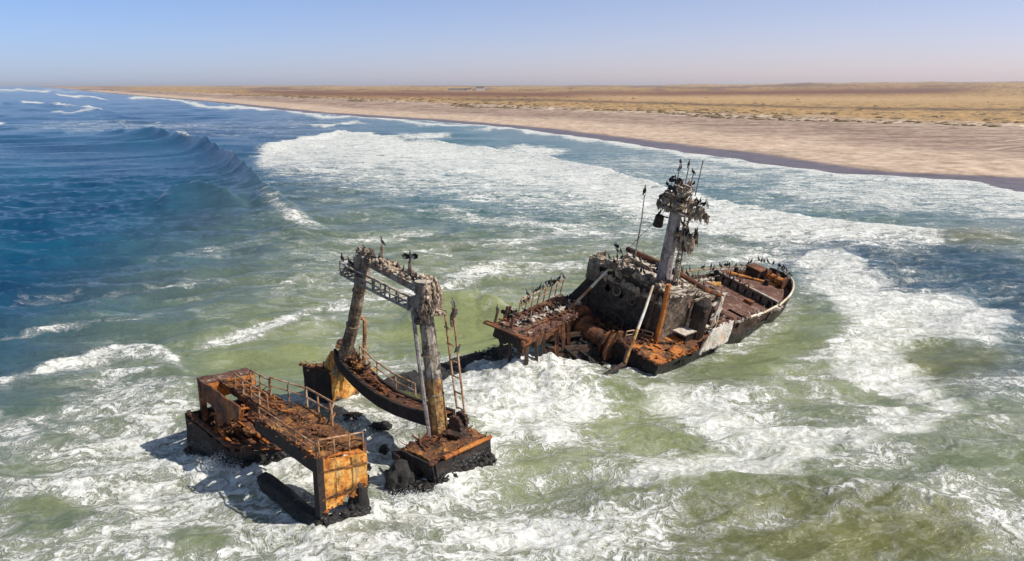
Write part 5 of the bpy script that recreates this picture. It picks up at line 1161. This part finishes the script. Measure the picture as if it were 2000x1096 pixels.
# ------------------------------------------------------------------ birds
def feather(name, c, r=.6):
    t = NT(name); n = t.noise(t.pos.outputs['Position'], 9, 3); t.link(t.mix(n, tuple(x * .7 for x in c), tuple(min(1, x * 1.3) for x in c)), t.b.inputs['Base Color']); t.b.inputs['Roughness'].default_value = r; return t.m
MBK = feather('black_feathers', (.012, .012, .014)); MWH = feather('pale_breast', (.55, .52, .48)); MBL = feather('bird_bill', (.20, .14, .07))
def bird_mesh(pose, white):
    b = MB()
    if pose == 0:   path = [(-.34, .02, .05), (-.22, .12, .04), (-.12, .22, .10), (-.02, .34, .135), (.05, .46, .115), (.08, .56, .065), (.07, .66, .042), (.09, .74, .042), (.14, .79, .048), (.19, .80, .030)]
    elif pose == 1: path = [(-.30, .05, .05), (-.18, .16, .06), (-.06, .26, .13), (.06, .36, .135), (.14, .43, .09), (.12, .50, .055), (.08, .56, .045), (.12, .62, .048), (.18, .62, .030)]
    elif pose == 2: path = [(-.38, .10, .03), (-.24, .18, .07), (-.10, .25, .13), (.05, .30, .125), (.16, .34, .07), (.24, .42, .045), (.30, .47, .045), (.36, .48, .028)]
    else:           path = [(-.30, -.02, .04), (-.18, .14, .06), (-.06, .28, .12), (.0, .40, .13), (.02, .50, .09), (-.02, .60, .05), (.0, .70, .042), (.05, .78, .046), (.11, .82, .03)]
    n = 8; vs = []
    for i, (x, z, r) in enumerate(path):
        x0, z0, _ = path[max(0, i - 1)]; x1, z1, _ = path[min(len(path) - 1, i + 1)]; L = math.hypot(x1 - x0, z1 - z0); dx, dz = (x1 - x0) / L, (z1 - z0) / L
        for k in range(n):
            t = 2 * math.pi * k / n; vs.append(Vector((x - dz * math.cos(t) * r, math.sin(t) * r * 1.05, z + dx * math.cos(t) * r)))
    fs = []; mi = []
    for i in range(len(path) - 1):
        for k in range(n):
            fs.append((i * n + k, (i + 1) * n + k, (i + 1) * n + (k + 1) % n, i * n + (k + 1) % n)); mi.append(1 if (white and 3 <= k <= 4 and i >= 2) else 0)
    fs += [tuple(range(n)), tuple((len(path) - 1) * n + k for k in range(n))[::-1]]; mi += [0, 2]
    b.v = vs; b.f = fs; b.mi = mi
    x, z, r = path[-1]; k = len(b.mi); b.tube([Vector((x - .01, 0, z)), Vector((x + .13, 0, z - .02))], [.018, .006], 5); b.mi[k:] = [2] * (len(b.mi) - k)
    k = len(b.mi)
    for s_ in (-1, 1):
        b.tube([Vector((0, .06 * s_, .24)), Vector((.0, .06 * s_, .01))], .016, 5); b.add([(-.02, .04 * s_, .005), (.12, .0 + .02 * s_, .005), (.13, .10 * s_, .005), (-.02, .08 * s_, .02)], [(0, 1, 2, 3)])
    if pose == 3:
        for s_ in (-1, 1):   # wings held out to dry
            b.add([(.02, .10 * s_, .50), (-.02, .38 * s_, .62), (-.06, .62 * s_, .48), (-.10, .56 * s_, .20), (-.08, .30 * s_, .14), (-.04, .12 * s_, .20),
                   (.0, .10 * s_, .49), (-.05, .38 * s_, .60), (-.09, .60 * s_, .47), (-.13, .55 * s_, .21), (-.11, .30 * s_, .16), (-.07, .12 * s_, .22)],
                  [(0, 1, 2, 3, 4, 5), (11, 10, 9, 8, 7, 6)] + [(i, (i + 1) % 6, 6 + (i + 1) % 6, 6 + i) for i in range(6)])
    b.mi[k:] = [0] * (len(b.mi) - k)
    me = bpy.data.meshes.new('cormorant'); me.from_pydata(b.v, [], b.f)
    for m in (MBK, MWH, MBL): me.materials.append(m)
    me.polygons.foreach_set('material_index', b.mi); me.polygons.foreach_set('use_smooth', [True] * len(b.mi)); me.update(); return me
BM = [bird_mesh(0, False), bird_mesh(0, True), bird_mesh(1, False), bird_mesh(2, False), bird_mesh(3, False), bird_mesh(1, True)]
def bird(p, label, group=None, k=None, s=None, rz=None):
    k = rnd.choice((0, 0, 0, 1, 2, 2, 3, 4)) if k is None else k
    if group: label = label.replace('black cormorant', 'cormorant').replace('cormorant', ('upright black', 'pale breasted upright', 'hunched black', 'crouching black', 'wing drying black', 'hunched pale breasted')[k] + ' cormorant', 1)
    o = bpy.data.objects.new('cormorant', BM[k]); COL.objects.link(o); o.location = p; s = s or rnd.uniform(.62, .86); o.scale = (s, s, s)
    o.rotation_euler = (0, 0, rz if rz is not None else rnd.uniform(0, 6.28)); tag(o, label, 'bird', group)
# gantry
for (a, bb, z, k, lb) in ((7.4, -9.75, 11.1, 0, 'upright black cormorant on the port end of the gantry catwalk'), (7.5, -9.1, 11.0, 0, 'black cormorant second from the port end of the gantry catwalk'),
        (8.2, -6.5, 12.5, 1, 'pale breasted cormorant on the tallest post of the gantry head'), (8.2, -3.8, 12.0, 4, 'black cormorant on the shorter post of the gantry head'),
        (8.88, -.85, 9.6, 1, 'pale cormorant at the top of the gantry ladder'), (8.82, -.45, 7.0, 3, 'crouching black cormorant halfway up the gantry ladder')):
    bird(S(a, bb, z), lb, None, k)
for k in range(9):
    t = k / 8; bird(S(8.05 + rnd.uniform(-.2, .2), -8.3 + 6.2 * t, 11.72 - .98 * t), 'black cormorant sitting among the nests on the gantry head', 'cormorants on the gantry head')
# hull side awash
for k in range(4): bird(S(19.5 + k * .9, -12.0, .5), 'black cormorant on the awash hull side beside the gallery', 'cormorants on the awash hull')
# gallery railing
for k in range(15):
    t = min(1, max(0, (k + rnd.uniform(-.45, .45)) / 14)); top = rnd.random() < .65
    bird(F(-6.2 + 6.4 * t, -9.6 - 1.2 * t, .85 + (1.28 if top else .72)), 'black cormorant perched on the railing of the port gallery', 'cormorants on the gallery railing')
bird(F(-9.1, -9.3, 1.95), 'pale breasted cormorant on the outermost gallery bollard', None, 1)
for k in range(18): bird(F(rnd.uniform(-8, 0), rnd.uniform(-9.8, -7.5), .92), 'cormorant standing on the decaying gallery floor', 'cormorants on the gallery floor')
# roof
for k in range(7): bird(F(3.2 + rnd.uniform(0, 2), -9.4 + .42 * k, 4.5 + rnd.uniform(0, .4)), 'black cormorant at the port aft corner of the deckhouse roof', 'cormorants at the port roof corner')
for k in range(22): bird(F(rnd.uniform(2.4, 5.8), rnd.uniform(-9, -2.2), 4.55), 'black cormorant among the nests on the deckhouse roof', 'cormorants on the deckhouse roof')
for k in range(8): bird(F(6.3 + .35 * k, -4.2 + .42 * k, 4.95 - .22 * k), 'black cormorant on the sloping forward roof beam', 'cormorants on the forward roof beam')
bird(F(4.6, -8.0, 10.3), 'single black cormorant on top of the thin whip aerial', None, 0, 1.1)
# mast
for (x, y, z) in ((-.45, 0, 3.6), (-.5, .2, 3.0), (.26, .1, 3.55), (.95, -.2, 3.2), (1.0, .1, 2.3)):
    bird(pf(x, y, z), 'black cormorant on the aerials above the mast head', 'cormorants on the mast aerials', rnd.choice((0, 2)))
for k in range(13):
    zz = rnd.uniform(.2, 2.3); wd = 1.35 - .3 * zz; bird(pf(rnd.uniform(-wd, wd), rnd.uniform(-.8, -.3), zz + .2), 'black cormorant crowded among nests at the mast head', 'cormorants at the mast head')
for k in range(6): bird(pf(1.5 + .22 * k, 0, 1.15 - .03 * k), 'black cormorant on the starboard crosstree of the mast', 'cormorants on the crosstree')
for k in range(9): bird(pf(rnd.uniform(.6, 1.9), rnd.uniform(-.5, 0), -1.3 + rnd.uniform(-.6, .5)), 'black cormorant on the clumps below the mast head', 'cormorants below the mast head')
bird(pf(-1.4, -.1, -1.0), 'black cormorant on the dark lamp bucket left of the mast', None, 2)
# bow
for k in range(20):
    t = .68 + .27 * (k + rnd.uniform(-.6, .6)) / 19; p = interp_out(t); bird(F(p.x, p.y, 1.0), 'black cormorant on the port bulwark rail of the bow', 'cormorants on the port bulwark')
for k in range(12):
    t = .52 + .15 * (k + rnd.uniform(-.6, .6)) / 11; p = interp_out(t); bird(F(p.x, p.y, 1.75), 'black cormorant on the rail around the stem', 'cormorants round the stem')
for k in range(8): bird(F(21.4 + rnd.uniform(-.4, .2), -8 + .6 * k, .9), 'black cormorant lined up along the break of the forecastle', 'cormorants along the forecastle break')
for k in range(8): bird(F(rnd.uniform(25, 28), rnd.uniform(-7, -3.5), rnd.choice((.8, 1.9, 1.6))), 'black cormorant standing on the forecastle gear', 'cormorants on the forecastle')
for k in range(8):
    p = interp_out(.25 + .27 * k / 7); bird(F(p.x - .1, p.y - .8, .25), 'black cormorant sheltering behind the starboard bulwark', 'cormorants behind the starboard bulwark')
bird(F(13.5, -11.5, .1) + Vector((0, 0, 1.6)), 'black cormorant on a post rising from the foam beyond the well deck', None, 0)
MB().tube([F(13.5, -11.2, -1.8), F(13.5, -11.5, .1) + Vector((0, 0, 1.6))], .07, 6).build('port_stanchion', M['dark'], fw)
for k in range(9): nest(F(rnd.uniform(9.5, 14), rnd.uniform(-8.8, -6), .2), rnd.uniform(.5, .9), rnd.randrange(3), 'pale nest on the well deck beside the deckhouse front', 'nests on the well deck')
for k in range(10): nest(F(rnd.uniform(26, 28.6), rnd.uniform(-6.5, -3.2), .9), rnd.uniform(.4, .8), rnd.randrange(3), 'nest around the windlass on the forecastle', 'nests on the forecastle')

# ------------------------------------------------------------------ spray thrown up where the swell hits the steel
def spray(p, n, spread, up, name, label):
    r = random.Random(int(p[0] * 10)); vs = []; fs = []
    for k in range(n):
        t = r.random() ** 1.6; an = r.uniform(0, 6.28); rad = spread * (r.random() ** .6)
        q = Vector((p[0] + math.cos(an) * rad * 1.4, p[1] + math.sin(an) * rad * .8, .1 + up * t * (1 - .6 * rad / spread))); z = r.uniform(.010, .034) * (1.3 - t)
        j = len(vs); vs += [q + Vector((z, 0, -z)), q + Vector((-z, z, -z)), q + Vector((-z, -z, -z * .6)), q + Vector((0, 0, z * 1.4))]; fs += [(j, j + 1, j + 3), (j + 1, j + 2, j + 3), (j + 2, j, j + 3), (j, j + 2, j + 1)]
    me = bpy.data.meshes.new(name); me.from_pydata(vs, [], fs); me.materials.append(MSP); o = bpy.data.objects.new(name, me); COL.objects.link(o); tag(o, label, kind='stuff')
_t2 = NT('spray_white'); _t2.b.inputs['Base Color'].default_value = (.86, .88, .88, 1); _t2.b.inputs['Roughness'].default_value = .5; MSP = _t2.m
_tr = _t2.n.new('ShaderNodeBsdfTranslucent'); _tr.inputs[0].default_value = (.95, .96, .96, 1); _ms = _t2.n.new('ShaderNodeMixShader'); _ms.inputs[0].default_value = .6
_t2.l.new(_t2.b.outputs[0], _ms.inputs[1]); _t2.l.new(_tr.outputs[0], _ms.inputs[2]); _t2.l.new(_ms.outputs[0], [x for x in _t2.n if x.type == 'OUTPUT_MATERIAL'][0].inputs['Surface'])
for (pp, n, sp, up, lb) in ((ground(440, 912), 2600, .9, 1.1, 'spray leaping at the corner of the stern wreck'), (ground(905, 712), 3000, 2.2, .9, 'spray over the awash hull beside the gantry ladder'),
        (ground(1085, 742), 5000, 2.6, 1.2, 'spray bursting in front of the gallery legs'), (ground(985, 748), 4000, 3.4, 1.0, 'spray on the white mound of water between gantry and bow wreck'), (ground(700, 830), 1500, 1.6, .6, 'spray beneath the arched beam'), (ground(800, 965), 1200, 1.4, .5, 'spray around the largest black rock')):
    spray(pp, n, sp, up, 'spray', lb)

# ------------------------------------------------------------------ far away on the plain: a little white settlement
t = NT('whitewash'); t.b.inputs['Base Color'].default_value = (.75, .72, .68, 1)
td = NT('dark_roof'); td.b.inputs['Base Color'].default_value = (.12, .10, .10, 1)
for (px, w_, h_, lb) in ((938, 16, 13, 'rightmost tiny white building on the desert horizon'), (915, 12, 7, 'tiny low white building in the middle of the desert horizon group'), (893, 34, 6, 'long dark roofed building left in the desert horizon group')):
    y = 3000.0; x = (px - 1000) / FOC * y2depth(y); z = 2.0
    h = thing('far_building', Vector((x, y, z)), lb, 'building')
    b = MB(); b.box([(x - w_, y - 8, z), (x + w_, y - 8, z), (x + w_, y + 8, z), (x - w_, y + 8, z), (x - w_, y - 8, z + h_), (x + w_, y - 8, z + h_), (x + w_, y + 8, z + h_), (x - w_, y + 8, z + h_)]); b.build('wall', t.m, h)
    b = MB(); b.add([(x - w_ - 1, y - 9, z + h_ + .1), (x + w_ + 1, y - 9, z + h_ + .1), (x + w_ + 1, y + 9, z + h_ + .1), (x - w_ - 1, y + 9, z + h_ + .1), (x - w_, y, z + h_ + 3), (x + w_, y, z + h_ + 3)],
        [(0, 1, 5, 4), (2, 3, 4, 5), (0, 4, 3), (1, 2, 5), (3, 2, 1, 0)]); b.build('roof', td.m, h)
for o in scene.objects:
    if '_w' in o: del o['_w']
# birds and nests that look alike are told apart by their order in the row
ORD = ['leftmost', 'second', 'third', 'fourth', 'fifth', 'sixth', 'seventh', 'eighth', 'ninth', 'tenth', 'eleventh', 'twelfth', 'thirteenth', 'fourteenth', 'fifteenth', 'sixteenth', 'seventeenth', 'eighteenth', 'nineteenth', 'twentieth', 'twenty-first', 'twenty-second', 'twenty-third', 'twenty-fourth']
byl = {}
for o in scene.objects:
    if o.parent is None and o.get('group') and 'label' in o: byl.setdefault(o['label'], []).append(o)
for lb, os_ in byl.items():
    if 2 <= len(os_) <= 24 and len(lb.split()) <= 13:
        os_.sort(key=lambda o: o.location.x / (o.location.y * _c + (CAM_H - o.location.z) * _s))
        for k, o in enumerate(os_):
            o['label'] = ('leftmost ' + lb) if k == 0 else (('rightmost ' + lb) if k == len(os_) - 1 else lb + ', ' + ORD[k] + ' from left')

# ------------------------------------------------------------------ sea air
def haze_box():
    me = bpy.data.meshes.new('haze'); bm = bmesh.new()
    bmesh.ops.create_cube(bm, size=1.0)
    for v in bm.verts:
        v.co = (v.co.x * 70000, v.co.y * 70000, -45 if v.co.z < 0 else 75)
    bm.to_mesh(me); bm.free()
    o = bpy.data.objects.new('haze', me); COL.objects.link(o)
    m = bpy.data.materials.new('haze'); m.use_nodes = True; n, l = m.node_tree.nodes, m.node_tree.links
    for x in list(n):
        if x.type != 'OUTPUT_MATERIAL': n.remove(x)
    pv = n.new('ShaderNodeVolumePrincipled'); pv.inputs['Color'].default_value = (0.97, 0.97, 1.0, 1)
    pv.inputs['Density'].default_value = HAZE_DENSITY; pv.inputs['Anisotropy'].default_value = 0.2
    out = [x for x in n if x.type == 'OUTPUT_MATERIAL'][0]
    l.new(pv.outputs[0], out.inputs['Volume'])
    me.materials.append(m); tag(o, kind='stuff')
HAZE_DENSITY = 0.000035
haze_box()
